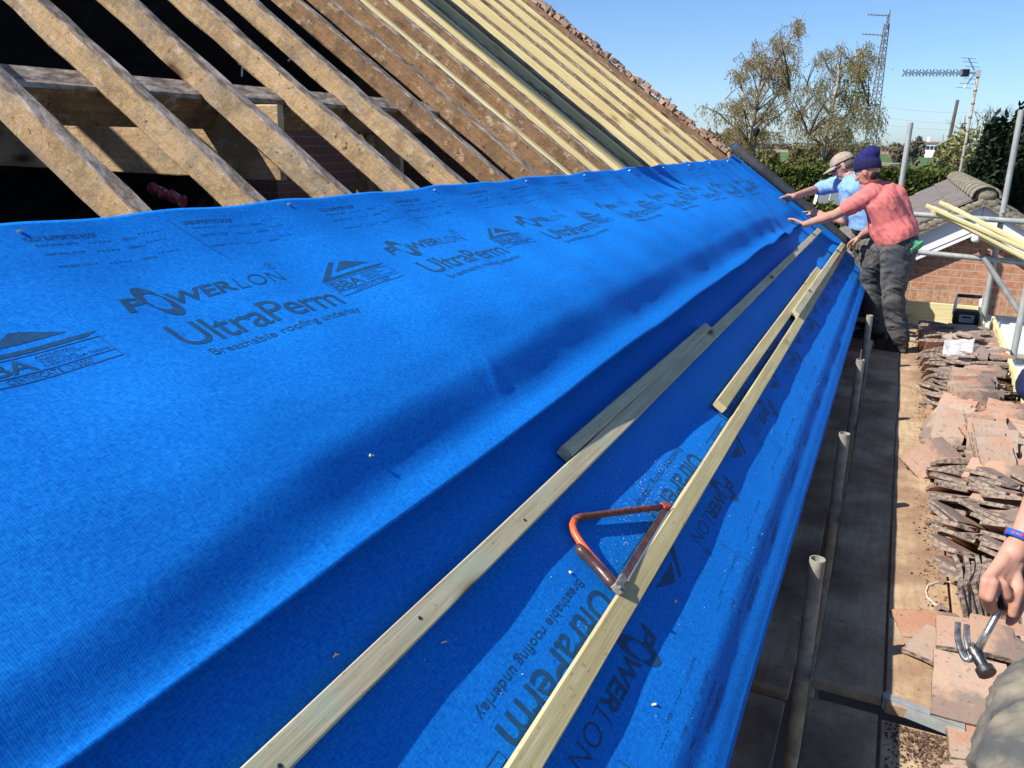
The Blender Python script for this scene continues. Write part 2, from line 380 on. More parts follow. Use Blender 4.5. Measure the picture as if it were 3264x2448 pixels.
# ------------------------------------------------------------------ the house with its opened roof
house = empty('house', (-4.2, 2.4, -2.0), 'brick house with stripped roof, bare rafters showing above the blue membrane', 'house')
Y_END = 8.78; SR = 5.25
XR = (E0 + RU * SR).x; ZR = (E0 + RU * SR).z
def timber(name, p0, p1, w, t, up, mat, parent=None, jit=0.0, seg=1, topmat=None, seed=0):
    """box timber whose local X runs along its length; jit roughens old wood"""
    p0, p1 = Vector(p0), Vector(p1); d = (p1 - p0); L = d.length; d.normalize()
    sd = Vector(up).cross(d).normalized(); u = d.cross(sd)
    rnd = random.Random(seed); N = seg
    cs = .1 * min(w, t)
    prof = [(-w / 2 + cs, -t / 2), (w / 2 - cs, -t / 2), (w / 2, -t / 2 + cs), (w / 2, t / 2 - cs), (w / 2 - cs, t / 2), (-w / 2 + cs, t / 2), (-w / 2, t / 2 - cs), (-w / 2, -t / 2 + cs)]
    vs = []; fs = []; mi = []
    for i in range(N + 1):
        x = -L / 2 + L * i / N
        by = jit * .6 * mnoise.noise(Vector((x * .5, seed * 7.1, 0))); bz = jit * .6 * mnoise.noise(Vector((x * .5, seed * 3.3, 9)))
        for j, (a, b) in enumerate(prof):
            vs.append((x, a + by + jit * .5 * mnoise.noise(Vector((x * 6, j * 3.7, seed))), b + bz + jit * .5 * mnoise.noise(Vector((x * 6, j * 5.1 + 50, seed)))))
    for i in range(N):
        for j in range(8):
            j2 = (j + 1) % 8
            fs.append((i * 8 + j, i * 8 + j2, (i + 1) * 8 + j2, (i + 1) * 8 + j)); mi.append(1 if (topmat and j in (3, 4, 5)) else 0)
    fs.append(tuple(range(7, -1, -1))); mi.append(0); fs.append(tuple(N * 8 + j for j in range(8))); mi.append(0)
    me = bpy.data.meshes.new(name); me.from_pydata(vs, [], fs); me.update()
    me.polygons.foreach_set('material_index', mi)
    bm = bmesh.new(); bm.from_mesh(me); bmesh.ops.recalc_face_normals(bm, faces=bm.faces); bm.to_mesh(me); bm.free()
    o = link(name, me, [mat, topmat] if topmat else mat, parent)
    c = (p0 + p1) / 2
    o.matrix_basis = Matrix(((d.x, sd.x, u.x, c.x), (d.y, sd.y, u.y, c.y), (d.z, sd.z, u.z, c.z), (0, 0, 0, 1)))
    return o
def rafter(yfar, w=.05, t=.09, proud=0.0, mat=OLDW, top=OLDTOP, jit=.012, seed=0):
    yc = yfar - w / 2
    return timber('rafter', RP(yc, SR, proud - t / 2 - .008), RP(yc, .15, proud - t / 2 - .045), w, t, RN, mat, house, jit, 60 if jit > .004 else 12, top, seed)
old = [-1.36, -.96, -.56, -.15, .26, .665, 1.075, 1.469, 1.876, 2.294, 2.711, 3.107, 3.519, 3.907]
for i, y in enumerate(old): rafter(y, mat=OLDW if i < 12 else OLDB, seed=i)
# from here on a fresh treated timber is nailed beside each old one
for i, (yo, yn, pr) in enumerate([(4.235, 4.285, .010), (4.665, 4.735, .020), (5.07, 5.14, .022), (5.52, 5.46, -.012), (5.94, 5.88, -.020), (6.39, 6.33, -.018), (6.98, 6.92, -.020), (7.45, 7.39, -.018), (8.09, 8.03, -.020)]):
    rafter(yo, mat=OLDB, seed=30 + i)
    rafter(yn, mat=NEWW, top=NEWW, proud=pr, jit=.002, seed=50 + i, t=.11)
rafter(8.42, mat=NEWW, top=NEWW, proud=-.004, jit=.002, seed=72)
rafter(8.74, mat=OLDB, proud=-.012, seed=71)
# purlin square to the slope, struts, ridge board
timber('purlin', RP(-2.2, 2.435, -.175), RP(8.7, 2.455, -.175), .10, .135, RN, OLDB, house, .006, 40, OLDTOP, 80)
timber('ridge_board', RP(-2.2, SR + .02, -.1), RP(8.7, SR + .02, -.1), .03, .18, (0, 0, 1), OLDB, house)
for i, y in enumerate((.55, 3.35, 5.0)):
    p = RP(y, 2.4, -.25); timber('strut', (p.x - .03, y, p.z), (p.x - .03, y, .45), .08, .06, (0, 1, 0), OLDB, house, .004, 10, None, 90 + i)
timber('tie_board', (-3.75, 2.36, 1.645), (-1.95, 2.36, 1.625), .03, .25, (0, 0, 1), OLDW, house, .006, 30, None, 95)
timber('tie_board', (-2.35, 3.42, 1.5), (-2.13, 3.42, 1.5), .03, .36, (0, 0, 1), OLDW, house, .004, 8, None, 96)
# rear slope (underside in black felt), loft floor, walls
def rear(s, y, h=0.0): return Vector((2 * XR - RP(0, s).x, y, RP(0, s).z)) + Vector((-RN.x, 0, RN.z)) * h
mb = MB(); n = 40
for i in range(n + 1):
    for j in range(31):
        y = -2.6 + 11.4 * i / n; s = -.3 + (SR + .33) * j / 30
        mb.v.append(tuple(rear(s, y, -.13 + .03 * math.sin(i * 2.1) * math.sin(j * .8) + .02 * mnoise.noise(Vector((i * .6, j * .6, 0))))))
for i in range(n):
    for j in range(30): mb.f.append((i * 31 + j, (i + 1) * 31 + j, (i + 1) * 31 + j + 1, i * 31 + j + 1)); mb.m.append(0)
mb.build('roof_felt', BLACKF, house)
mb = MB(); a, b2, c2, d2 = rear(-.5, -2.6, .02), rear(SR + .02, -2.6, .02), rear(SR + .02, 8.95, .02), rear(-.5, 8.95, .02)
mb.prism([a, b2, c2, d2], Vector((-RN.x, 0, RN.z)) * .06); mb.build('rear_roof', ROOFT, house)
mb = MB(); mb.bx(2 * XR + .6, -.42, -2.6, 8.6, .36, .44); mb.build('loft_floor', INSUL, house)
for x0 in (-.62, 2 * XR + .45):
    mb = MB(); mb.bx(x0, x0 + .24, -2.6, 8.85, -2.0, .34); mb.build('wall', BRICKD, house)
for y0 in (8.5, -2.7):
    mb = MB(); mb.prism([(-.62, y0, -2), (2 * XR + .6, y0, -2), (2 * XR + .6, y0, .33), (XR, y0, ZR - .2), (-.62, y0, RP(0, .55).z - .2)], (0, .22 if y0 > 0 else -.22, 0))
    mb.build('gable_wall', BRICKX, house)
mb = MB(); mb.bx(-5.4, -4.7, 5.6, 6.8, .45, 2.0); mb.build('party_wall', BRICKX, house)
# loft clutter
mb = MB(); mb.bx(-3.6, -2.9, 2.2, 3.2, .5, 1.13); mb.build('water_tank', BLKP, house)
w0 = atD(gd(325, 405), 4.7); w1 = atD(gd(395, 435), 4.65)
mb = MB(); mb.tube([w0 + (w1 - w0) * (i / 9) for i in range(10)], [.03 + .008 * math.sin(i * 2.3) for i in range(10)], 9)
mb.v = [tuple(Vector(v) + Vector((mnoise.noise(Vector(v) * 22), 0, mnoise.noise(Vector(v) * 25 + Vector((5, 0, 0))))) * .016) for v in mb.v]
tag(mb.build('insulation_wrapper', RED), 'crumpled red printed wrapper lying in the dark loft', 'wrapper')
mb = MB()
for (x0, y0, x1, y1) in ((512, 70, 516, 140), (516, 68, 522, 165), (630, 115, 622, 132)):
    a = atD(gd(x0, y0), 5.2); b2 = atD(gd(x1, y1), 5.2); mb.tube([a, a.lerp(b2, .5) + Vector((.02, 0, 0)), b2], .006, 6)
tag(mb.build('loft_cable', WHITEP), 'white cables hanging inside the dark loft between rafters', 'cable')
# rough broken tile edge left along the far verge
for i in range(88):
    s = 1.80 + i * (SR - 1.80) / 88; h = .012 + random.uniform(-.012, .028)
    mb = MB(); y = 8.79 + random.uniform(-.005, .02); w = random.uniform(.07, .12)
    c = RP(y + .06, s, h); mb.box(c, (random.uniform(.05, .062), w, random.uniform(.025, .06)), (RU, Vector((0, 1, 0)), RN))
    for k, v in enumerate(mb.v): mb.v[k] = tuple(Vector(v) + Vector((random.uniform(-.01, .01), random.uniform(-.015, .015), random.uniform(-.008, .012))))
    mb.build('verge_tile', TILE, house)
mb = MB(); mb.box(RP(8.86, 2.8, -.07), (5.0, .14, .12), (RU, Vector((0, 1, 0)), RN)); mb.build('verge_board', OLDB, house)
mb = MB(); mb.prism([RP(8.95, 1.56, .0), RP(8.95, .9, .0), RP(9.35, 1.0, 0), RP(9.42, 1.42, 0)], RN * -.03); mb.build('verge_slab', simple('grey_slab', (.22, .22, .215), (.32, .32, .31), 12, .9), house)

# ------------------------------------------------------------------ blue membrane laid in two courses
def sst(a, b, x):
    t = max(0, min(1, (x - a) / (b - a))); return t * t * (3 - 2 * t)
def raft_sag(y, amp):
    return -amp * (0.5 - 0.5 * math.cos(2 * PI * (y - 1.05) / .407))
def hmaxf(y):
    v = .048 + .026 * sst(.3, 1.3, y) + .045 * sst(1.5, 2.5, y)
    return v * (1 - .93 * sst(5.9, 7.7, y)) + .006
def h_top(y, s):
    hm = hmaxf(y)
    fal = 1 - sst(1.02, 1.62, s) if s > 1.02 else 1.0
    h = .008 + hm * fal
    wv = 1 + .35 * mnoise.noise(Vector((y * 1.5, 3, 0)))
    vc = .072 * (1 - sst(.5, 1.3, y))                                             # the band runs closer to the edge near us
    h -= (.030 * wv) * (.62 + .38 * sst(.6, 1.3, y)) * (1 - sst(.845 - vc * .6, .985 - vc, s)) * (1 - .5 * sst(6, 7.6, y))
    h += (.010) * (1 - sst(.775 - vc * .2, .845 - vc * .6, s))                                     # edge lies flatter
    h += raft_sag(y, .007 * sst(.8, 1.3, s) + .002)
    h += .009 * mnoise.noise(Vector((y * 2.2, s * 3.5, 1.7))) * sst(1.75, 1.3, s)
    h += .0022 * mnoise.noise(Vector((y * 6, s * 9, 5.1))) + .0010 * (.3 - abs(mnoise.noise(Vector((y * 7 + s * 9, s * 20, 15.1)))))
    # creases near the far end of the lower edge
    e = 1 - sst(.8, 1.05, s)
    far = sst(3.2, 4.5, y) * (1 - sst(7.6, 8.4, y))
    h += e * far * .006 * math.sin(y * 8.5 + 2.2 * math.sin(y * 2.1))
    d1 = (y - 7.0) * .55 + (s - .95)
    h += .007 * math.exp(-((y - 6.6 - (s - .8) * 3.0) / .18) ** 2) * sst(1.35, .85, s)
    h += .004 * math.exp(-((y - 1.78 - (s - .9) * .3) / .02) ** 2) * math.exp(-((s - .93) / .05) ** 2)
    # top edge lifts and ripples between fixings
    t = sst(1.66, 1.75, s)
    h += t * (.003 + .006 * max(0, math.sin(2 * PI * (y - .2) / .81)) * sst(1.9, 2.2, y) * (1 - .4 * sst(5, 7, y)))
    return h
def h_low(y, s):
    h = .002
    h -= .022 * (1 - sst(.045, .12, s)) * (.8 + .18 * mnoise.noise(Vector((y * 1.1, 0, 8))))
    h -= .006 * (1 - sst(.0, .04, s))
    h += raft_sag(y, .002)
    h -= (.012 + .012 * mnoise.noise(Vector((y * 2.4, 1, 4)))) * math.exp(-((s - .50) / .07) ** 2) * sst(1.9, 2.4, y)
    h += .004 * mnoise.noise(Vector((y * 2, s * 5, 11.7))) + .0012 * mnoise.noise(Vector((y * 8, s * 12, 2)))
    return h
def top_end(s): return 8.80
def low_end(s): return 8.78 - .75 * math.exp(-(max(0, s) / .16) ** 2)
def s_bot(y): return .783 + .006 * mnoise.noise(Vector((y * 1.6, 0, 3.3))) + .010 * sst(4, 5.5, y) * math.sin(y * 5.1) * (1 - sst(7.5, 8.2, y))
def s_top(y): return 1.722 + .035 * sst(2, 8.5, y) + .006 * max(0, math.sin(2 * PI * (y - .2) / .81)) * sst(1.8, 3, y)
def sheet_obj(name, hf, y0, yend, sb, stp, mat, ny, ns):
    vs = []; uv = []; fs = []
    for i in range(ny + 1):
        for j in range(ns + 1):
            q = j / ns; t = i / ny
            ya = y0 + (8.8 - y0) * t; sb_, st_ = sb(ya), stp(ya)
            s = sb_ + (st_ - sb_) * q; y = y0 + (yend(s) - y0) * t
            vs.append(tuple(RP(y, s, hf(y, s)))); uv.append((y, s))
    w = ns + 1
    for i in range(ny):
        for j in range(ns): fs.append((i * w + j, (i + 1) * w + j, (i + 1) * w + j + 1, i * w + j + 1))
    me = bpy.data.meshes.new(name); me.from_pydata(vs, [], fs); me.update()
    ul = me.uv_layers.new(name='UVMap')
    vi = np.zeros(len(me.loops), dtype=np.int32); me.loops.foreach_get('vertex_index', vi)
    ul.data.foreach_set('uv', np.array(uv, dtype=np.float32)[vi].ravel())
    o = link(name, me, mat, None, True)
    if me.polygons[0].normal.dot(RN) < 0: me.flip_normals()
    sm = o.modifiers.new('thickness', 'SOLIDIFY'); sm.thickness = .0012; sm.offset = -1
    return o
top_sheet = tag(sheet_obj('membrane_sheet', h_top, -1.6, top_end, s_bot, s_top, SHEET, 900, 110),
    'upper course of bright blue breathable membrane, right way up print, fixed over bare rafters', 'roofing membrane', 'blue membrane courses')
low_sheet = tag(sheet_obj('membrane_sheet', h_low, -1.6, low_end, lambda y: -.004, lambda y: .94, SHEET, 800, 90),
    'lower course of blue membrane along the eaves with upside down print under the timber battens', 'roofing membrane', 'blue membrane courses')

# printed lettering: flat glyph meshes bent onto the sheet
_tc = {}
def glyphs(text, off=0.0, shear=0.0, space=1.0):
    k = (text, off, shear, space)
    if k in _tc: return _tc[k]
    cu = bpy.data.curves.new('t', 'FONT'); cu.body = text; cu.offset = off; cu.shear = shear; cu.space_character = space; cu.resolution_u = 4
    o = bpy.data.objects.new('t', cu); COL.objects.link(o)
    dg = bpy.context.evaluated_depsgraph_get(); dg.update()
    me = bpy.data.meshes.new_from_object(o.evaluated_get(dg))
    v = np.array([(a.co.x, a.co.y) for a in me.vertices]); f = [tuple(p.vertices) for p in me.polygons]
    bpy.data.objects.remove(o); bpy.data.curves.remove(cu); bpy.data.meshes.remove(me)
    _tc[k] = (v, f); return v, f
class Print:
    def __init__(s): s.v = []; s.f = []
    def text(s, t, u0, u1, v0, v1, off=0.0, shear=0.0, space=1.0, capref=None):
        v, f = glyphs(t, off, shear, space)
        mn, mx = v.min(0), v.max(0)
        if capref:  # keep baseline at v0 and cap height at v1
            mn = np.array([mn[0], 0.0]); mx = np.array([mx[0], .72])
        q = (v - mn) / (mx - mn); b = len(s.v)
        s.v += [(u0 + a * (u1 - u0), v0 + c * (v1 - v0)) for a, c in q]; s.f += [tuple(b + i for i in g) for g in f]
    def poly(s, pts):
        b = len(s.v); s.v += pts; s.f.append(tuple(range(b, b + len(pts))))
    def line(s, a, c, w):
        a = np.array(a); c = np.array(c); d = (c - a) / np.linalg.norm(c - a); n = np.array([-d[1], d[0]]) * w / 2
        s.poly([tuple(a + n), tuple(a - n), tuple(c - n), tuple(c + n)])
    def frame(s, u0, u1, v0, v1, w):
        s.line((u0, v0), (u1, v0), w); s.line((u0, v1), (u1, v1), w); s.line((u0, v0), (u0, v1), w); s.line((u1, v0), (u1, v1), w)
    def dots(s, u0, u1, v, w=.002):
        n = int((u1 - u0) / .012)
        for i in range(n): s.line((u0 + i * .012, v), (u0 + i * .012 + .007, v), w)
    def onto(s, name, mp, hf, parent, maxlen=.03):
        """mp: (u,v)->(y,s)"""
        bm = bmesh.new(); vv = [bm.verts.new((a, c, 0)) for a, c in s.v]
        for f in s.f:
            try: bm.faces.new([vv[i] for i in f])
            except ValueError: pass
        bmesh.ops.triangulate(bm, faces=bm.faces)
        for _ in range(5):
            e = [x for x in bm.edges if x.calc_length() > maxlen]
            if not e: break
            bmesh.ops.subdivide_edges(bm, edges=e, cuts=1); bmesh.ops.triangulate(bm, faces=[f for f in bm.faces if len(f.verts) > 3])
        for v in bm.verts:
            y, q = mp(v.co.x, v.co.y); v.co = RP(y, q, hf(y, q) + .0006)
        bm.normal_update()
        for f in bm.faces:
            if f.normal.dot(RN) < 0: f.normal_flip()
        me = bpy.data.meshes.new(name); bm.to_mesh(me); bm.free()
        return link(name, me, INK, parent)
def logo_block():
    """u along the roll from the left of the big wordmark, v up the sheet from the bottom edge of the roll"""
    p = Print()
    def sw(c0, r, a0, a1, w0, w1, n=22, off=0.0):    # crescent stroke of the big O
        o = []; q = []
        for i in range(n + 1):
            t = i / n; a = math.radians(a0 + (a1 - a0) * t); w = w0 + (w1 - w0) * math.sin(PI * t)
            x, y = r[0] * math.cos(a), r[1] * math.sin(a); x += -.28 * y
            nx, ny = math.cos(a), math.sin(a); nl = 1
            o.append((c0[0] + x + nx * w / 2, c0[1] + y + ny * w / 2)); q.append((c0[0] + x - nx * w / 2, c0[1] + y - ny * w / 2))
        for i in range(n): p.poly([o[i], o[i + 1], q[i + 1], q[i]])
    T = .71
    p.text('P', 0, .062, T + .0, T + .043, .032, .12)
    sw((.088, T + .021), (.026, .041), 20, 200, .003, .026)
    sw((.088, T + .021), (.026, .041), 200, 380, .003, .026)
    p.text('WER', .118, .296, T, T + .04, .03, .1)
    p.text('LON', .304, .462, T - .001, T + .039, -.012, .1, 1.08)
    p.text('®', .447, .477, T + .047, T + .073, -.012)
    p.text('UltraPerm', .026, .53, .582, .657, .007, 0, .92, capref=1)
    p.text('Breathable roofing underlay', .052, .538, .541, .563, .004, capref=1)
    # approval mark: slanted gable over a framed box
    b = .553
    p.poly([(b, .674), (b + .10, .738), (b + .117, .736), (b + .045, .684), (b + .272, .684), (b + .24, .674)])
    p.poly([(b + .084, .699), (b + .137, .731), (b + .158, .727), (b + .222, .699)])
    p.frame(b + .004, b + .262, .607, .668, .0022); p.line((b + .004, .626), (b + .262, .626), .0022)
    p.text('BBA', b + .012, b + .122, .631, .663, .014, 0, .95)
    for i, t in enumerate(('APPROVAL', 'INSPECTION', 'TESTING', 'CERTIFICATION')):
        p.text(t, b + .132, b + .132 + (.072, .090, .064, .122)[i], .6565 - i * .0082, .6625 - i * .0082, .004)
    p.text('CERTIFICATE 13/5007', b + .055, b + .21, .6105, .6225, .004)
    return p
def small_block():
    p = Print()
    for k, (u, head, rows) in enumerate(((-.045, 'FULLY SUPPORTED ROOF', ('Roof pitch 20°+', 'Roof pitch 15-34°', 'Roof pitch 12.5-14°')), (.355, 'UNSUPPORTED ROOF', ('Roof pitch 35°+', 'Roof pitch 15-34°', 'Roof pitch 12.5-14°')))):
        p.text(head, u, u + .165, .912, .925, .012)
        for i, r in enumerate(rows):
            v = .893 - i * .027 - (.012 if i == 2 else 0)
            p.text(r, u + .012, u + .105, v, v + .010, .006)
            p.dots(u + .13, u + .20, v + .004); p.text('150mm', u + .21, u + .25, v, v + .008, .004); p.dots(u + .26, u + .33, v + .012, .0018)
    p.line((.325, .925), (.375, .775), .0022)
    return p
LB, SB = logo_block(), small_block()
PER = .9185
for i in range(-1, 9):
    y0 = 1.108 + PER * i
    if y0 + .85 > 8.75: continue
    LB.onto('printed_logo', lambda u, v, y0=y0: (y0 + u, .716 + v + .0), h_top, top_sheet)
    SB.onto('printed_table', lambda u, v, y0=y0: (y0 + u, .753 + v), h_top, top_sheet)
for i in range(-1, 8):
    y0 = 1.565 + .82 + PER * (i - 0) - .82
    if y0 > 8.6: continue
    LB.onto('printed_logo', lambda u, v, y0=y0: (y0 - u, 1.0 - v - .002), h_low, low_sheet)
    SB.onto('printed_table', lambda u, v, y0=y0: (y0 - u, .985 - v), h_low, low_sheet)

# fixing washers on the upper course
for i in range(11):
    y = 1.066 + .81 * i + random.uniform(-.02, .02); s = 1.694 + .003 * i; h = h_top(y, s)
    if y > 8.7: break
    mb = MB(); mb.tube([RP(y, s, h), RP(y, s, h + .004)], [.0055, .005], 10); mb.tube([RP(y, s, h + .004), RP(y, s, h + .0055)], [.002, .0015], 8)
    tag(mb.build('clout_nail', BRIGHTS), 'pale nail head holding the top edge of the upper blue membrane', 'nail', 'nails along the membrane top edge')

# ------------------------------------------------------------------ loose and fixed battens on the lower course
def nailh(p, n, par, r=.0045):
    mb = MB(); mb.tube([p, p + n * .0025], [r, r * .8], 8); o = mb.build('nail_head', DARKS); o.parent = par
    o.matrix_parent_inverse = par.matrix_basis.inverted(); return o
b_low = timber('batten', RP(-1.2, .349, .017), RP(8.72, .343, .030), .048, .026, RN, BATY, None, .003, 50, None, 201)
tag(b_low, 'longest fresh timber batten on the lower blue course, under the saw', 'batten', 'long battens on the membrane')
b_up = timber('batten', RP(-1.2, .625, .020), RP(8.66, .634, .030), .046, .026, RN, BATW, None, .004, 50, None, 202)
tag(b_up, 'long greenish damp batten just below the overlap of the blue courses', 'batten', 'long battens on the membrane')
tag(timber('batten_offcut', RP(1.85, .673, .024), RP(3.53, .669, .024), .038, .030, RN, BATW, None, .003, 12, None, 203),
    'grey offcut laid against the upslope side of the greenish long batten', 'offcut')
tag(timber('batten_offcut', RP(2.89, .427, .020), RP(6.65, .424, .022), .046, .028, RN, BATY, None, .003, 20, None, 204),
    'loose batten between the two long battens, its brown sawn end facing us', 'offcut')
tag(timber('batten_offcut', RP(4.83, .388, .038), RP(8.62, .376, .046), .044, .03, RN, BATW, None, .003, 20, None, 205),
    'pale batten lying half on the longest batten at its far end', 'offcut')
for y in (1.02, 1.47, 1.88, 2.29, 2.70, 3.52): nailh(RP(y, .346 + random.uniform(-.008, .008), .031), RN, b_low)
for y in (.69, 1.06, 1.49, 2.7): nailh(RP(y, .622 + random.uniform(-.008, .008), .034), RN, b_up)
# grade stamp on the long batten
p = Print(); p.frame(0, .052, 0, .026, .002)
for i in range(3): p.line((.006, .006 + i * .007), (.04 + .004 * i, .006 + i * .007), .003)
q = p.onto('grade_stamp', lambda u, v: (2.86 - u, .358 - v), lambda y, s: .0315, None); q.parent = b_low; q.matrix_parent_inverse = b_low.matrix_basis.inverted()

# ------------------------------------------------------------------ bow saw resting on the membrane
def sp(x, y, h):
    yy, s = roof_ys(gs(x, y), h); return RP(yy, s, h)
saw = empty('bow_saw', sp(900, 800, .03), 'small bow saw with worn orange frame lying on the blue membrane against a batten', 'saw')
fr = [sp(1560, 268, .026), sp(1250, 300, .024), sp(900, 345, .021), sp(560, 390, .018), sp(410, 405, .017), sp(335, 440, .016), sp(305, 520, .016), sp(340, 620, .016), sp(410, 735, .017), sp(520, 880, .019), sp(660, 1040, .022), sp(800, 1200, .028), sp(900, 1330, .036)]
mb = MB(); mb.tube(fr[:6], [.0085] * 6, 12); mb.build('frame', RUST, saw, True)
mb = MB(); mb.tube(fr[5:], [.0086] * 8, 12); mb.build('frame_bend', SAWOR, saw, True)
gp = [sp(385, 780, .018), sp(425, 850, .019), sp(480, 905, .019), sp(560, 985, .020), sp(680, 1110, .023), sp(790, 1240, .030), sp(860, 1330, .036)]
mb = MB(); mb.tube(gp, [.0075, .0125, .0125, .0115, .0125, .0125, .011], 14); mb.build('handle', SAWGR, saw, True)
t0, t1 = sp(1545, 300, .027), sp(1000, 1190, .040)
bd = (t1 - t0).normalized(); bn = (RN * .95 - RU * .12); bn = (bn - bd * bn.dot(bd)).normalized(); bw = bd.cross(bn)
if bw.dot(RU) > 0: bw = -bw
mb = MB(); L = (t1 - t0).length; nT = 56
up_ = []; lo_ = []
for i in range(nT * 2 + 1):
    q = t0 + bd * (L * i / (nT * 2)); up_.append(q - bw * .010); lo_.append(q + bw * (.0075 if i % 2 else .0075))
for k in range(nT * 2): mb.prism([up_[k], up_[k + 1], lo_[k + 1], lo_[k]], bn * .0014)
bl = mb.build('blade', BLADE, saw)
mb = MB()
for k in range(nT): 
    i = 2 * k; mb.prism([lo_[i], lo_[min(i + 2, nT * 2)], lo_[i + 1] + bw * .0062], bn * .0012)
tt = mb.build('teeth', BRIGHTS, None); tt.parent = bl
mb = MB(); c = sp(960, 1245, .041); mb.box(c, (.034, .019, .012), (bd, bw, bn)); mb.box(sp(915, 1340, .040), (.024, .026, .017), (bd, bw, bn)); mb.tube([sp(935, 1335, .046), sp(935, 1335, .054)], .0045, 8)
o = mb.build('blade_clamp', CLAMPM, saw); o.modifiers.new('b', 'BEVEL').width = .002
mb = MB(); mb.box(sp(1530, 268, .027), (.034, .020, .018), ((fr[0] - fr[1]).normalized(), RN.cross((fr[0] - fr[1]).normalized()), RN))
o = mb.build('blade_holder', simple('red_saw_end', (.42, .07, .05), (.5, .1, .06), 30, .5), saw); o.modifiers.new('b', 'BEVEL').width = .003

# sawdust and chips: far too fine to count
mb = MB()
for i in range(620):
    if i < 300:
        y = random.gauss(2.0, .16); s = random.gauss(.43, .045)
    else:
        y = random.uniform(.6, 5); s = random.uniform(.1, .62)
    if s < .02 or s > .75 or abs(s - .345) < .03: continue
    r = random.choice((.0005, .0007, .0009, .0014 if i % 12 == 0 else .0006)); c = RP(y, s, h_low(y, s) + r)
    a = Vector((random.gauss(0, 1), random.gauss(0, 1), random.gauss(0, 1))).normalized(); b2 = a.orthogonal().normalized()
    mb.box(c, (r * 2, r * 1.3, r), (a, b2, a.cross(b2)))
tag(mb.build('sawdust', simple('sawdust_pale', (.6, .55, .42), (.75, .72, .62), 40, 1, bs=0), fix=False), 'pale sawdust and splinters scattered on the lower blue membrane around the saw', 'sawdust', kind='stuff')
for i, (dx, dy, sh) in enumerate(((720, 1418, 0), (1410, 1524, 0), (1228, 1240, 1), (955, 1390, 1), (763, 1037, 2), (1458, 1300, 0))):
    yy, s = roof_ys(gd(dx, dy)); h = (h_top if sh == 2 else h_low)(yy, s) + .003
    mb = MB(); a = Vector((random.gauss(0, 1), random.gauss(0, 1), .1)).normalized(); b2 = a.orthogonal().normalized()
    mb.box(RP(yy, s, h - .001), (.009, .004, .0025), (a, b2, a.cross(b2))); mb.tube([RP(yy, s, h - .002), RP(yy + .008, s - .004, h - .001)], [.0015, .0008], 6)
    tag(mb.build('splinter', PALE), 'small white splinter lying on the blue membrane', 'splinter', 'white splinters on the membrane')

# rolled-up end of the membrane lying down the verge
rp = [(9.12, 1.86, .075), (9.10, 1.45, .07), (9.08, 1.1, .065), (9.08, .75, .045), (9.06, .45, .04), (9.03, .25, .035)]
roll = empty('membrane_roll', RP(9.1, .9), 'dark grey rolled end of membrane lying down the far roof edge', 'roll')
mb = MB(); mb.tube([RP(*q) for q in rp], [.05, .052, .05, .048, .045, .04], 16); mb.build('roll_body', FELTD, roll, True)
mb = MB(); q = RP(*rp[0]); dd = (RP(*rp[0]) - RP(*rp[1])).normalized(); a = dd.orthogonal().normalized(); b2 = dd.cross(a); pts = []
for i in range(60):
    t = i / 59 * 6 * PI; r = .008 + .045 * i / 59; pts.append(q + (a * math.cos(t) + b2 * math.sin(t)) * r)
for i in range(59): mb.add([pts[i] - dd * .03, pts[i + 1] - dd * .03, pts[i + 1] + dd * .012, pts[i] + dd * .012], [(0, 1, 2, 3)])
mb.build('roll_end', SHEET, roll, fix=False)
mb = MB(); ns = 14
for i in range(ns + 1):
    s = .35 + (1.80 - .35) * i / ns
    yr = np.interp(s, [x[1] for x in rp[::-1]], [x[0] for x in rp[::-1]])
    mb.v += [tuple(RP(8.78, s, (h_top if s > .8 else h_low)(8.75, s) - .001)), tuple(RP((8.78 + yr) / 2, s, .004)), tuple(RP(yr - .045, s, .018))]
for i in range(ns):
    for j in range(2): mb.f.append((i * 3 + j, i * 3 + j + 1, i * 3 + 4 + j, i * 3 + 3 + j)); mb.m.append(0)
mb.build('roll_flap', SHEET, roll, True)

# ------------------------------------------------------------------ scaffold: boards, tubes, couplers
def board(x0, x1, y0, y1, zt, label, th=.038, seed=0):
    e = tag(MBbox('scaffold_board', x0, x1, y0, y1, zt - th, zt, BOARD), label, 'scaffold board', 'scaffold boards')
    return e
def MBbox(name, x0, x1, y0, y1, z0, z1, mat, parent=None, bev=.003):
    mb = MB(); mb.bx(x0, x1, y0, y1, z0, z1); o = mb.build(name, mat, parent)
    if bev: o.modifiers.new('b', 'BEVEL').width = bev
    return o
board(-.31, -.118, -1.6, 2.36, -.012, 'near shaded scaffold board right under the eaves of the blue membrane')
board(-.31, -.112, 2.40, 8.55, .0, 'long shaded scaffold board under the eaves, left of the upright tube tops')
board(-.052, .150, -1.6, 2.46, -.040, 'near shaded board just right of the upright tubes, below the end of the long board')
board(-.050, .157, 2.50, 5.86, .0, 'shaded board in the middle of the walkway beside the tube tops, darkest one')
board(-.046, .160, 5.875, 8.6, .002, 'board under the boots of the two workers at the far end')
board(.160, .378, -1.6, 2.44, -.040, 'near sunlit dirty board with loose soil, below the metal strip')
board(.166, .372, 2.47, 5.45, .0, 'sunlit sandy board with brown dirt left of the near tile piles')
board(.172, .384, 5.465, 8.6, .0, 'sunlit board left of the farthest tile piles')
board(.382, .60, -1.6, 2.85, -.040, 'near board mostly hidden under the big flat tiles')
board(.382, .60, 3.05, 8.55, -.002, 'board buried under the left half of the tile piles')
board(.61, .83, -1.6, 8.55, -.002, 'board buried under the right half of the tile piles')
strip = MB(); a = [(.158, 2.492), (.265, 2.465), (.382, 2.435)]
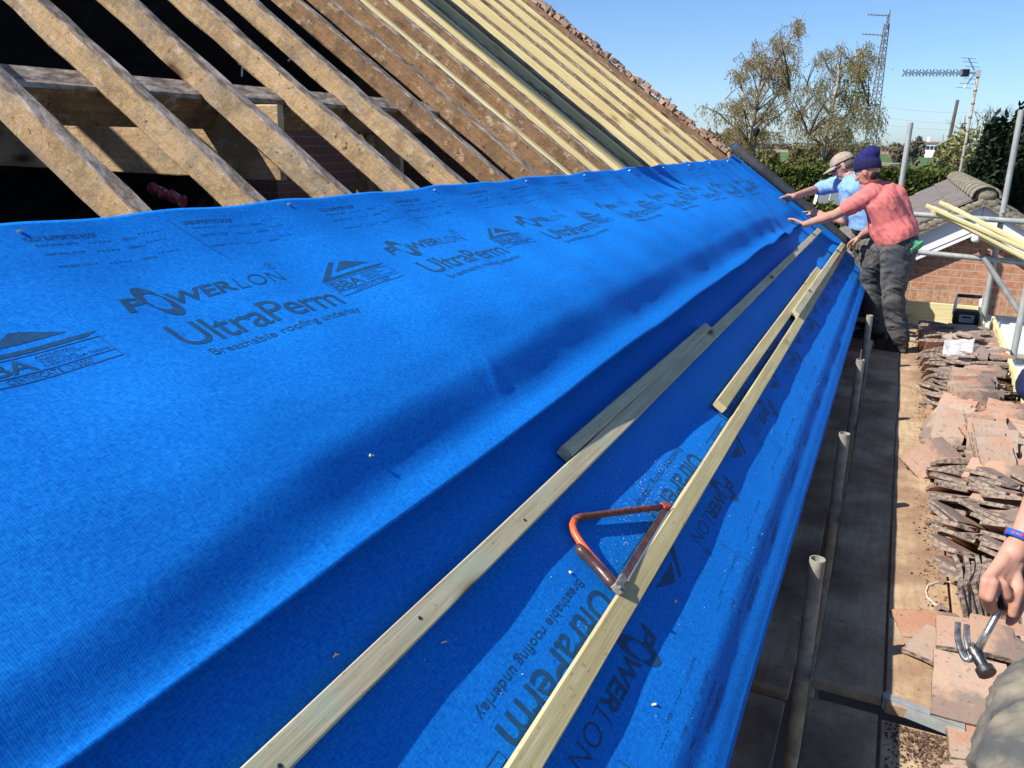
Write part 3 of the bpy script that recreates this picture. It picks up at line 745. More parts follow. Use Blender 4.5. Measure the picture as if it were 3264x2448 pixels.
for i in range(2):
    (xa, ya), (xb, yb) = a[i], a[i + 1]
    strip.prism([(xa, ya + .028, .0035), (xb, yb + .028, .0035), (xb, yb - .004, .0035), (xa, ya - .004, .0035)], (0, 0, .0015))
    strip.prism([(xa, ya - .004, .005), (xb, yb - .004, .005), (xb, yb - .006, -.034), (xa, ya - .006, -.034)], (0, .0015, 0))
tag(strip.build('end_strip', ZINC), 'bent grey metal band across the end of the sunlit board', 'metal band')
def tube(label, p0, p1, r=.0242, mat=STEELT, open_end=False, group='scaffold tubes'):
    mb = MB(); p0, p1 = Vector(p0), Vector(p1); n = 20
    if open_end:      # real hollow top
        d = (p1 - p0).normalized(); a = d.orthogonal().normalized(); b = d.cross(a); vs = []; fs = []
        for (p, rr) in ((p0, r), (p1, r), (p1, r - .004), (p1 - d * .25, r - .004)):
            vs += [p + (a * math.cos(2 * PI * k / n) + b * math.sin(2 * PI * k / n)) * rr for k in range(n)]
        for i in range(3):
            for k in range(n): fs.append((i * n + k, i * n + (k + 1) % n, (i + 1) * n + (k + 1) % n, (i + 1) * n + k))
        fs.append(tuple(range(n))); fs.append(tuple(3 * n + k for k in range(n))); mb.add(vs, fs)
    else: mb.tube([p0, p1], r, n)
    o = mb.build('scaffold_tube', mat, None, True)
    o.data.set_sharp_from_angle(angle=math.radians(40))
    return tag(o, label, 'scaffold tube', group)
def coupler(p, ax, label):
    e = empty('coupler', p, label, 'coupler', 'scaffold couplers')
    ax = Vector(ax).normalized(); a = ax.orthogonal().normalized(); b = ax.cross(a); p = Vector(p)
    mb = MB(); mb.tube([p - ax * .026, p + ax * .026], .034, 14); mb.build('clamp_body', COUP, e, True)
    mb = MB(); mb.box(p + a * .042, (.03, .012, .045), (a, b, ax)); mb.build('clamp_flap', COUP, e)
    mb = MB(); q = p + a * .045 + b * .012; mb.tube([q, q + b * .045], .006, 8); mb.tube([q + b * .028, q + b * .040], .012, 6); mb.build('bolt', STEELD, e)
    return e
for (px, py), zt, dn in (((2601, 1780), .40, 'nearest'), ((2697, 1382), .40, 'second nearest'), ((2750, 1147), .41, 'third nearest'), ((2776, 1005), .42, 'farthest')):
    q = atZ((px, py), zt); q.x = -.081
    tube('upright scaffold tube top poking through the boards, %s one along the eaves' % dn, (q.x, q.y, -2), (q.x - .004, q.y, zt), .0242, STEELD, True, 'upright tube tops along the eaves')
q = atZ((2750, 1147), .41); mb = MB(); mb.tube([(-.086, q.y + .01, .40), (-.086, q.y + .01, .47)], .004, 6); tag(mb.build('wire_pin', COUP), 'thin rod standing out of a tube top at the eaves', 'rod')
YG = 8.66
tube('leaning grey upright pole behind the two workers', (-.03, YG, -2.0), tuple(atY((2903, 391), YG)), .0242, STEELT, True)
tube('tall grey upright pole in front of the white gable', (.845, YG, -2), tuple(atY((3256, 350), YG)), .0242)
tube('top guard rail tube crossing in front of the garage gable', (-.1, YG - .05, 1.055), (2.2, YG - .05, 1.0), .0242)
tube('lower guard rail tube in front of the brick wall', (-.1, YG - .05, .72), (2.2, YG - .05, .625), .0242)
tube('upright pole at the right edge beside the orange clip', (1.0, 7.62, -2), (1.015, 7.65, .80), .0242)
tube('diagonal brace tube running down to the right in front of the brick wall', (.76, YG - .1, .70), (1.62, YG - .12, -.42), .0242)
tube('dirty horizontal tube just behind the boots of the workers', (-.4, 8.3, .09), (.56, 8.25, .07), .0242, STEELD)
tube('lower dirty horizontal tube near the far tile pile', (-.4, 7.95, .02), (.60, 7.9, .018), .0242, STEELD)
tube('horizontal tube beyond the orange clip outside the boards', (.85, 7.8, .0), (1.6, 7.75, -.02), .0242, STEELD)
coupler((.855, YG - .03, 1.035), (1, 0, 0), 'coupler joining tall pole and top guard rail')
coupler((.80, YG - .03, .68), (1, 0, 0), 'coupler at the top of the diagonal brace on the lower rail')
coupler((1.0, 7.66, .0), (0, 0, 1), 'coupler at the foot of the right edge pole')
# boards added out of frame over the ridge to shade one pair of rafters
def shb(y, sl, z): q = RP(y, sl, .02); t = z - q.z; return q + Vector((-.75, -.67, 1)) * t
for i, yy in enumerate((5.45, 5.74)):
    q0, q1 = shb(yy, 1.60 + .1 * i, 4.42), shb(yy, 4.9, 4.42)
    tag(timber('scaffold_board', q0, q1, .225, .038, (0, 0, 1), BOARD), 'unseen board added above the ridge for its shadow, %s of the two shading the new rafters' % ('near one', 'far one')[i], 'scaffold board', 'scaffold boards')
for i, t in enumerate((.66, .93)):
    q = q0.lerp(q1, t); tube('short tube added to hold the unseen shade boards above the ridge, %s one' % ('front', 'rear')[i], (q.x, q.y, 3.1), (q.x, q.y, 4.4))  # added props so the unseen shade boards do not float
# toe boards of fresh timber and radio
tag(MBbox('toe_board', -.1, .86, 8.68, 8.705, .0, .235, PALE), 'pale fresh board on edge across the far end of the walkway behind the boots', 'toe board', 'pale toe boards')
o = timber('toe_board', (.862, 5.0, .075), (.925, 8.6, .085), .028, .17, (0, 0, 1), PALE); tag(o, 'pale fresh board on edge along the right of the tile piles', 'toe board', 'pale toe boards')
o = timber('toe_board', (.80, 8.1, .10), (.80, 8.67, .12), .03, .2, (0, 0, 1), PALE); tag(o, 'short pale board on edge beside the radio', 'toe board', 'pale toe boards')
rx, ry = .685, 8.35
RZ = .10
radio = empty('site_radio', (rx, ry, RZ), 'black site radio with tall grey carrying frame on the boards behind the far tiles', 'radio')
mb = MB(); mb.bx(rx - .105, rx + .105, ry - .06, ry + .08, RZ + .01, RZ + .15); o = mb.build('radio_body', BLKP, radio); o.modifiers.new('b', 'BEVEL').width = .02
mb = MB(); mb.bx(rx - .06, rx + .06, ry - .072, ry - .06, RZ + .045, RZ + .115); o = mb.build('front_panel', GREYP, radio); o.modifiers.new('b', 'BEVEL').width = .004
mb = MB(); mb.bx(rx - .035, rx + .035, ry - .075, ry - .0735, RZ + .09, RZ + .105); mb.build('display', BLKP, radio)
for sx in (-1, 1):
    mb = MB(); mb.tube([(rx + sx * .102, ry, RZ + .1), (rx + sx * .098, ry, RZ + .2), (rx + sx * .092, ry, RZ + .275)], [.014, .015, .012], 10); mb.build('handle_post', WHITEP, radio, True)
    mb = MB(); mb.tube([(rx + sx * .07, ry - .064, RZ + .04), (rx + sx * .08, ry - .076, RZ + .04)], .026, 14); mb.build('bumper_ring', BLKP, radio)
mb = MB(); mb.tube([(rx - .095, ry, RZ + .275), (rx + .095, ry, RZ + .275)], .016, 10); mb.build('handle_grip', BLKP, radio, True)
tag(MBbox('timber_block', rx - .13, rx + .13, ry - .05, ry + .07, .0, RZ + .008, PALE), 'short pale timber block under the black radio', 'block')
# orange clip, clear bag, string
q = atZ((3196, 1150), .12); cl = empty('spring_clamp', q, 'bright orange spring clamp hooked on the edge near the right pole', 'clamp')
mb = MB(); mb.tube([q + Vector((0, 0, -.09)), q + Vector((-.012, 0, -.02)), q + Vector((.005, 0, .06))], [.012, .02, .017], 10); mb.build('clamp_handle', ORANGE, cl, True)
mb = MB(); mb.tube([q + Vector((.03, .01, .02)), q + Vector((.0, .0, -.04)), q + Vector((-.03, -.01, -.1))], [.01, .014, .008], 8); mb.build('clamp_jaw', BLKP, cl, True)
mb = MB(); N = 12
c0, cx_, cy_ = atZ((3010, 1085), .24), Vector((.20, .02, .03)), Vector((-.01, -.13, -.22))
for i in range(N + 1):
    for j in range(N + 1):
        p = c0 + cx_ * (i / N) + cy_ * (j / N); mb.v.append(tuple(p + Vector((.3, -1, 1)) * .02 * mnoise.noise(Vector((i * .45, j * .45, 3)))))
for i in range(N):
    for j in range(N): mb.f.append((i * (N + 1) + j, (i + 1) * (N + 1) + j, (i + 1) * (N + 1) + j + 1, i * (N + 1) + j + 1)); mb.m.append(0)
o = mb.build('polythene_bag', BAG, None, True, fix=False); o.modifiers.new('s', 'SOLIDIFY').thickness = .0008
tag(o, 'crumpled clear polythene bag draped over the far tile pile', 'bag')
mb = MB(); pts = [atZ((2300 + x * .4822, 1648 + y * .4822), .006) for x, y in ((1600, 455), (1500, 428), (1420, 430), (1365, 450), (1350, 490), (1362, 530), (1400, 570), (1447, 603))]
mb.tube(pts, .0016, 6); tag(mb.build('string', STRING), 'loop of thin white string lying on the sunlit board', 'string')

# soil and mortar crumbs spilled on the sunlit boards
mb = MB()
for i in range(3000):
    if i < 1400: x, y, z = random.gauss(.29, .06), min(2.425, 2.43 - abs(random.gauss(0, .13))), -.04
    else:
        y = random.uniform(2.5, 8.2); x = .37 - abs(random.gauss(0, .04)) + .03 * math.sin(y * 3); z = 0
    if x < .17: continue
    r = abs(random.gauss(0, .0018)) + .0006
    a = Vector((random.gauss(0, 1), random.gauss(0, 1), random.gauss(0, 1))).normalized(); b = a.orthogonal().normalized()
    mb.box((x, y, z + r * .5), (r * 2, r * 1.6, r * 1.2), (a, b, a.cross(b)))
tag(mb.build('soil_crumbs', SOIL, fix=False), 'brown soil and mortar crumbs spilled along the sunlit boards beside the tiles', 'soil', kind='stuff')

# ------------------------------------------------------------------ clay tiles taken off the roof
def tile_mesh(seed):
    r = random.Random(seed); w, l, t = .165, .265, .0165
    nx, ny = 5, 7; vs = []; fs = []
    cut = r.random() < .25; cx, cy = r.uniform(.04, .07), r.uniform(.03, .06)
    for k in (0, 1):
        for i in range(nx + 1):
            for j in range(ny + 1):
                x = -l / 2 + l * j / ny; y = -w / 2 + w * i / nx
                z = -.011 * ((x / (l / 2)) ** 2) + (t / 2 if k else -t / 2) + .0022 * mnoise.noise(Vector((x * 35, y * 35, seed * 3 + k)))
                if j in (0, ny) or i in (0, nx):
                    x += .006 * mnoise.noise(Vector((i * 2.1, j * 1.3, seed))); y += .006 * mnoise.noise(Vector((i * 1.1, j * 2.3, seed + 9)))
                if cut and j == ny and i == nx: x -= cx; y -= cy * .3
                if cut and j == ny and i == nx - 1: x -= cx * .45
                vs.append((x, y, z))
    n = (nx + 1) * (ny + 1)
    def id(k, i, j): return k * n + i * (ny + 1) + j
    for i in range(nx):
        for j in range(ny):
            fs.append((id(1, i, j), id(1, i, j + 1), id(1, i + 1, j + 1), id(1, i + 1, j))); fs.append((id(0, i, j), id(0, i + 1, j), id(0, i + 1, j + 1), id(0, i, j + 1)))
    for j in range(ny): fs.append((id(0, 0, j), id(0, 0, j + 1), id(1, 0, j + 1), id(1, 0, j))); fs.append((id(0, nx, j), id(1, nx, j), id(1, nx, j + 1), id(0, nx, j + 1)))
    for i in range(nx): fs.append((id(0, i, 0), id(1, i, 0), id(1, i + 1, 0), id(0, i + 1, 0))); fs.append((id(0, i, ny), id(0, i + 1, ny), id(1, i + 1, ny), id(1, i, ny)))
    # two nibs under the head end
    me = bpy.data.meshes.new('clay_tile')
    b = len(vs)
    for sy in (-.05, .05):
        q = len(vs); vs += [(-l / 2 + dx, sy + dy, -t / 2 - .008 - dz) for dx in (.0, .018) for dy in (-.012, .012) for dz in (-.01, .008)]
        fs += [tuple(q + i for i in f) for f in ((0, 1, 3, 2), (4, 6, 7, 5), (0, 4, 5, 1), (2, 3, 7, 6), (0, 2, 6, 4), (1, 5, 7, 3))]
    me.from_pydata(vs, [], fs); me.update(); me.materials.append(TILE); me.materials.append(TILEE)
    mi = [0] * len(fs)
    for k in range(2 * nx * ny, len(fs)): mi[k] = 1
    me.polygons.foreach_set('material_index', mi); return me
TM = [tile_mesh(i) for i in range(9)]
NT = 0
def tile(p, yaw, tilt, roll, label, group):
    """yaw turns the long side (0 = along +X), tilt lifts the far long end, roll leans it about its long side"""
    global NT, LASTT; NT += 1
    o = bpy.data.objects.new('clay_tile', random.choice(TM)); COL.objects.link(o)
    m = Matrix.Translation(p) @ Matrix.Rotation(yaw, 4, 'Z') @ Matrix.Rotation(-tilt, 4, 'Y') @ Matrix.Rotation(roll, 4, 'X')
    o.matrix_basis = m; LASTT = o; return tag(o, label, 'roof tile', group)
rad = math.radians
def lean_row(p0, p1, n, yaw, tilt, roll, z, label, group, jit=1.0):
    for i in range(n):
        t = i / max(1, n - 1)
        x = p0[0] + (p1[0] - p0[0]) * t + random.gauss(0, .014) * jit; y = p0[1] + (p1[1] - p0[1]) * t + random.gauss(0, .008) * jit
        tile((x, y, z + random.gauss(0, .004) * jit), rad(yaw + random.gauss(0, 7) * jit), rad(tilt + random.gauss(0, 4) * jit), rad(roll + random.gauss(0, 6) * jit), label, group)
def stack(x, y, z0, n, yaw, label, group, slip=.012, tilt=0, roll=0):
    for i in range(n):
        tile((x + random.gauss(0, slip), y + random.gauss(0, slip), z0 + .008 + i * .0165), rad(yaw + random.gauss(0, 7)), rad(tilt + random.gauss(0, 2)), rad(roll + random.gauss(0, 2)), label, group)
def seg(x0, y0, x1, y1, step, yaw, roll, label, group, z0=.0, tilt=0, jit=1.0):
    n = max(2, int(math.hypot(x1 - x0, y1 - y0) / step)); z = z0 + abs(math.sin(rad(roll))) * .083 + abs(math.sin(rad(tilt))) * .13 + .008
    lean_row((x0, y0), (x1, y1), n, yaw, tilt, roll, z, label, group, jit)
# left-hand row of the heap, near to far
G = 'clay roof tiles heaped on the walkway, '
seg(.42, 1.70, .44, 1.95, .11, 8, 6, 'flat clay tile at the very front of the heap beside the loose soil', G + 'front flat ones', -.038)
seg(.47, 2.12, .48, 2.42, .075, 4, 8, 'clay tile in the low stack under the largest showing tile, below the hammer', G + 'low front stack', -.036)
tile(atZ(gh(350, 1190), .075), rad(-89), rad(-33), 0, 'broad clay tile just under the hammer head, pink above and dark along its lower edge', G + 'under the hammer')
LASTT.scale = (.80, 1.22, 1.0)
tile(atZ(gh(250, 985), .04), rad(-28), 0, rad(10), 'pale pink clay tile sticking out left behind the broad tile under the hammer', G + 'under the hammer behind')
tile(atZ(gh(420, 890), .085), rad(-2), rad(3), rad(9), 'brown clay tile lying flat behind the hammer claw', G + 'behind the claw')
tile(atZ(gh(420, 905), .05), rad(3), 0, rad(5), 'lower clay tile of the pair behind the hammer claw', G + 'behind the claw')
tile(atZ(gh(600, 900), .05), rad(-8), 0, rad(12), 'clay tile right of the pair behind the hammer', G + 'right of the claw')
tile(atZ(gh(150, 820), .01), rad(15), 0, rad(4), 'broken orange tile piece on the board left of the hammer claw', G + 'broken pieces')
for i in range(7):
    tile((.405 + i * .021, 3.16 + i * .012, .088), rad(84 + random.gauss(0, 4)), rad(random.gauss(0, 3)), rad(76 - i * 2 + random.gauss(0, 3)), 'clay tile stood on edge in the small upright row behind the hammering hand', G + 'small upright row')
def segL(x, y0, y1, step, yaw, tilt, label, group, z0=0.0, jit=1.0):
    """long side runs along the row, short side across it; tilt leans the tiles back (+) or forward (-)"""
    n = max(2, int((y1 - y0) / step)); z = z0 + abs(math.sin(rad(tilt))) * .125 + .012
    lean_row((x, y0), (x + random.uniform(-.02, .02), y1), n, -90 + yaw, -tilt, 0, z, label, group, jit)
tile(atZ((2400 + 1350 * .4219, 1000 + 1085 * .4219), .085), rad(38), rad(22), rad(30), 'single tilted clay tile jutting left over the sandy board with a dark shadow under it', G + 'jutting tile')
WHERE = [(3.30, 3.75, 'just above the hammering hand'), (3.80, 4.35, 'above the wrist band'), (4.42, 4.95, 'beside the jutting tilted tile'), (5.0, 5.5, 'beside the white mortar crumbs'), (5.55, 6.1, 'level with the third tube top'), (6.15, 6.75, 'below the orange clip'), (6.8, 7.35, 'in front of the polythene bag'), (7.4, 8.15, 'at the far end by the radio')]
CFG = {0: [(-30, -27, .062), (-14, -25, .066), (None, -30, .055), (-18, 38, .055), (-24, -24, .066), (8, -22, .066), (None, -30, .055), (None, -48, .05)],
       1: [(-36, -26, .064), (-26, -27, .064), (14, 42, .055), (-30, -25, .066), (None, 64, .04), (-12, -20, .066), (-16, -20, .066), (20, -18, .07)],
       2: [(-20, -26, .066), (-30, -28, .062), (-14, 36, .055), (None, 70, .034), (-22, -22, .066), (-8, -20, .066), (16, -18, .066), (None, 30, .06)]}
for c, xc in enumerate((.435, .60, .775)):
    for (ya, yb, wh), (yw, tl, st) in zip(WHERE, CFG[c]):
        lab = ('clay tile in the left row of the heap, ', 'clay tile in the middle row of the heap, ', 'clay tile in the right row of the heap, ')[c] + wh
        if yw is None: seg(xc + (.02 if c == 0 else 0), ya, xc + (.02 if c == 0 else 0), yb, st, random.choice((-16, -8, 6, 12)), tl, lab, G + lab[13:], .025 + .04 * (c == 1), 0, 1.35)
        else: segL(xc, ya, yb, st, yw, tl, lab, G + lab[13:], .02 + .04 * (c == 1), 1.3)
seg(.70, 2.55, .72, 2.95, .05, 5, 18, 'clay tile half hidden between the hammer and the grey knee', G + 'by the knee', .0)
seg(.72, 3.0, .73, 3.28, .05, 0, 10, 'clay tile lying under the hammering hand', G + 'under the hand', .04)
# upper layer
for (x, y, z, yaw, ti, ro, l) in ((.56, 7.95, .15, 12, 5, 8, 'pinkish tile lying flat on top of the far heap, left one'), (.72, 7.9, .16, -14, 0, 14, 'pinkish tile lying on top of the far heap, right one'), (.62, 7.5, .17, 30, 8, 10, 'tile on top of the heap behind the polythene bag'),
        (.63, 6.95, .17, -12, 6, 24, 'tile bridging the two rows just in front of the polythene bag'), (.70, 6.45, .16, -10, 4, 6, 'long level tile on top of the heap beside the clip'), (.60, 5.75, .15, -28, 6, 16, 'tile tilted across both rows behind the upright tiles'),
        (.62, 4.95, .17, 24, 12, 20, 'broad sunlit tile on the crown of the heap behind the jutting tile'), (.60, 4.35, .15, -18, 3, 20, 'pinkish tile across both rows in front of the jutting tile'), (.58, 3.95, .14, -30, 4, 22, 'tile across both rows above the wrist band'), (.60, 5.25, .15, -35, 5, 18, 'tile across both rows left of the upright facing ones')):
    tile((x, y, z), rad(yaw), rad(ti), rad(ro), l, G + 'top layer: ' + l)
for i in range(26):
    y = 3.45 + i * .178 + random.uniform(-.05, .05); x = random.uniform(.50, .82)
    tile((x, y, .135 + random.uniform(-.02, .025)), rad(random.uniform(-130, -40)), rad(random.uniform(4, 22)), rad(random.uniform(-10, 14)), 'loose clay tile lying askew across the top of the long tile heap', G + 'loose ones on top')
for i in range(26):
    y = random.uniform(1.8, 8.1); x = .335 + random.gauss(0, .02)
    tile_ = MB(); r = random.uniform(.012, .035); pts = [Vector((x + r * math.cos(a) * random.uniform(.5, 1.2), y + r * math.sin(a) * random.uniform(.5, 1.2), (.002 if y > 2.5 else -.037))) for a in [k * 2 * PI / 6 for k in range(6)]]
    tile_.prism(pts, (random.uniform(-.004, .004), 0, .011)); tag(tile_.build('tile_shard', TILE), 'small broken tile shard on the sunlit board beside the heap', 'tile shard', 'broken tile shards')

# ------------------------------------------------------------------ garage next door
GY, GX, GZ = 9.55, .765, 1.19
garage = empty('garage', (GX, 12.2, -2), 'brick garage with grey tiled roof, round ridge tiles and white gable boards', 'garage')
PL = math.radians(30); LX = 2.1; YB = 15.1
def gp(x, z=0): return GZ - abs(x - GX) * math.tan(PL) + z
mb = MB(); mb.prism([(GX - 1.75, GY, .245), (GX + 1.75, GY, .245), (GX + 1.75, GY, gp(GX + 1.75, -.08)), (GX, GY, GZ - .08), (GX - 1.75, GY, gp(GX - 1.75, -.08))], (0, .1, 0)); mb.build('gable_wall', BRICKG, garage)
mb = MB(); mb.bx(GX - 1.75, GX + 1.75, GY - .004, GY + .1, .022, .245); mb.build('soldier_course', BRICKS, garage)
for sx in (-1, 1):
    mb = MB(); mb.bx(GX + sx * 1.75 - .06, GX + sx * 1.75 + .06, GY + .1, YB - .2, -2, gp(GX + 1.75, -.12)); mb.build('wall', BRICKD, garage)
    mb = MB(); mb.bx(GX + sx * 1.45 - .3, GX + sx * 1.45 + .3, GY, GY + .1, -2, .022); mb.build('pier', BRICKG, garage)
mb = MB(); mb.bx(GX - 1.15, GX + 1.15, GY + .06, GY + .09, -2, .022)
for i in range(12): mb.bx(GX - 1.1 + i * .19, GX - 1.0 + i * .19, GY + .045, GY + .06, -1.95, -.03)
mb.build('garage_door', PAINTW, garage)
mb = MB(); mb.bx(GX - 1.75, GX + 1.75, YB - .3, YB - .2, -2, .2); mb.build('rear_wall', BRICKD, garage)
for sx in (-1, 1):
    # courses of flat interlocking tiles, each lapping the one below
    mb = MB(); nc = 8; dx = (LX + .02) / nc; slope = Vector((sx * math.cos(PL), 0, -math.sin(PL))); nn = Vector((sx * math.sin(PL), 0, math.cos(PL)))
    L = LX / math.cos(PL); cs = L / nc
    for i in range(nc):
        for j in range(18):
            yj = GY - .16 + j * (YB - GY + .16) / 18; wj = (YB - GY + .16) / 18
            p = Vector((GX, yj + wj / 2, GZ + .03)) + slope * (cs * (i + .5)) + nn * random.uniform(-.002, .002)
            ang = Matrix.Rotation(0, 3, 'Y'); sl2 = (slope + nn * .05).normalized(); n2 = (nn - slope * .05).normalized()
            mb.box(p, (cs + .04, wj - .006, .02), (sl2, Vector((0, 1, 0)), n2))
    mb.build('roof_slope', ROOFT, garage)
    mb = MB(); a = Vector((GX, GY - .17, GZ + .0)); e = a + slope * L; nnz = Vector((0, 0, 1))
    mb.prism([a, e, e - nn * .075, a - Vector((0, 0, .075 / math.cos(PL)))], (0, .05, 0))
    for k in range(40):
        p = a + slope * (L * (k + .5) / 40) - nn * .03; mb.ball(p + Vector((0, .012, random.uniform(-.008, .008))), (.06, .022, random.uniform(.034, .042)), 7, 5)
    mb.build('verge_mortar', MORTAR, garage)
    mb = MB(); a = Vector((GX, GY - .10, GZ - .085)); e = a + slope * L
    mb.prism([a, e, e - Vector((0, 0, .27)), a - Vector((0, 0, .27))], (0, .02, 0)); mb.build('bargeboard', PAINTW, garage)
    mb = MB(); a = a - Vector((0, 0, .235)); e = a + slope * L; mb.prism([a, e, e + Vector((0, 0, .012)), a + Vector((0, 0, .012))], (0, .12, 0)); mb.build('soffit', PAINTW, garage)
for i in range(12):
    y0 = GY - .2 + i * (YB - GY + .2) / 12; y1 = y0 + (YB - GY + .2) / 12 + .015
    mb = MB(); N = 10; vs = []
    for (y, r) in ((y0, .118), (y1, .108)):
        for rr in (r, r - .018):
            for k in range(N + 1):
                a = PI * (k / N); vs.append((GX + rr * 1.15 * math.cos(a), y, GZ - .005 + rr * math.sin(a) * .95))
    w = N + 1; fs = []
    for k in range(N):
        fs += [(k, k + 1, 2 * w + k + 1, 2 * w + k), (w + k, 3 * w + k, 3 * w + k + 1, w + k + 1), (k, w + k, w + k + 1, k + 1), (2 * w + k, 2 * w + k + 1, 3 * w + k + 1, 3 * w + k)]
    mb.add(vs, fs); mb.build('ridge_tile', MORTAR, garage, True)
mb = MB(); mb.ball((GX, GY - .14, GZ + .02), (.10, .05, .075), 12, 8); mb.build('ridge_mortar', MORTAR, garage, True)
mb = MB(); mb.bx(GX - .003, GX + .003, GY - .101, GY - .099, GZ - .36, GZ - .10); mb.build('board_joint', GREYP, garage)
lp = atY(g4(1730, 828), GY - .07)
lampo = empty('bulkhead_light', lp, 'small round white lamp on the brick under the gable board', 'lamp')
mb = MB(); mb.tube([lp + Vector((0, .07, 0)), lp + Vector((0, .0, 0))], .045, 16); mb.build('lamp_base', WHITEP, lampo, True)
mb = MB(); mb.tube([lp + Vector((0, .0, .0)), lp + Vector((0, -.03, -.01)), lp + Vector((0, -.05, -.012))], [.04, .038, .02], 16); mb.build('lamp_cover', simple('milky_glass', (.7, .72, .72), (.75, .76, .76), 3, .25, bs=0), lampo, True)
mb = MB(); pts = [atY(g4(x, y), GY - .05) for x, y in ((1330, 838), (1420, 832), (1530, 840), (1610, 850), (1690, 800))]; mb.tube(pts, .006, 6); tag(mb.build('wall_cable', WHITEP), 'thin pale cable looping under the white gable board', 'cable')

# stack of fresh battens leaning over the guard rail
for i, (dx, dy, ln, zz) in enumerate(((0, 0, 1, 0), (60, 18, 1, .0), (105, -25, 1, .030), (150, -8, 1, .030), (225, 25, 1, .028), (40, 40, 1, -.026), (120, 60, 1, -.028))):
    a = atY(g4(1345 + dx, 572 + dy), 8.42 + (i % 3) * .05); b = atY(g4(2108 + dx * .6, 905 + dy * 1.1 + i * 7), 8.30 + (i % 3) * .05); b = a + (b - a) * 1.9
    tag(timber('timber_batten', a, b, .038, .025, (0, -.3, 1), PALE), 'pale new roofing batten in the bundle leaning over the guard rail by the white gable', 'batten', 'new battens leaning on the guard rail')
a = atY(g4(1760, 815), 8.5); b = atY(g4(2108, 985), 8.4); b = a + (b - a) * 1.8
tag(timber('timber_batten', a, b, .038, .025, (0, -.3, 1), PALE), 'single pale batten slipped below the bundle on the guard rail, beside the round lamp', 'batten')

# white van parked in the drive below
van = empty('van', (2.25, 6.2, -2.0), 'white panel van parked below the scaffold, only its ribbed roof showing', 'van')
vx0, vx1, vy0, vy1 = 1.12, 3.0, 3.6, 8.1
mb = MB(); sec = []
for t in range(17):
    x = vx0 + (vx1 - vx0) * t / 16; u = abs(t - 8) / 8
    z = -.10 - .14 * u ** 4 + (.012 if t % 3 == 1 else 0)
    sec.append((x, z))
prof = [(vx0 - .06, -1.7)] + [(vx0 - .05, -1.0), (vx0 - .02, -.4)] + sec + [(vx1 + .02, -.4), (vx1 + .05, -1.0), (vx1 + .06, -1.7)]
mb.prism([(x, vy0, z) for x, z in prof], (0, vy1 - vy0, 0)); o = mb.build('van_body', WHITEP, van); o.modifiers.new('b', 'BEVEL').width = .02
mb = MB(); mb.prism([(vx0, vy1 + .0, -1.6), (vx0, vy1, -.35), (vx0, vy1 + .5, -.75), (vx0, vy1 + 1.15, -.95), (vx0, vy1 + 1.2, -1.6)], (vx1 - vx0, 0, 0)); o = mb.build('bonnet', WHITEP, van); o.modifiers.new('b', 'BEVEL').width = .03
mb = MB(); mb.prism([(vx0 + .1, vy1 + .02, -.36), (vx0 + .1, vy1 + .5, -.735), (vx1 - .1, vy1 + .5, -.735), (vx1 - .1, vy1 + .02, -.36)], (0, .01, .012)); mb.build('windscreen', GLASS, van)
for wy in (vy0 + .8, vy1 + .2):
    for wx in (vx0 + .02, vx1 - .02):
        mb = MB(); mb.tube([(wx - .1, wy, -1.67), (wx + .1, wy, -1.67)], .33, 24); o = mb.build('wheel', BLKP, van, True)
        m2 = MB(); m2.tube([(wx - .105, wy, -1.67), (wx + .105, wy, -1.67)], .19, 20); r2 = m2.build('rim', GREYP, None); r2.parent = o

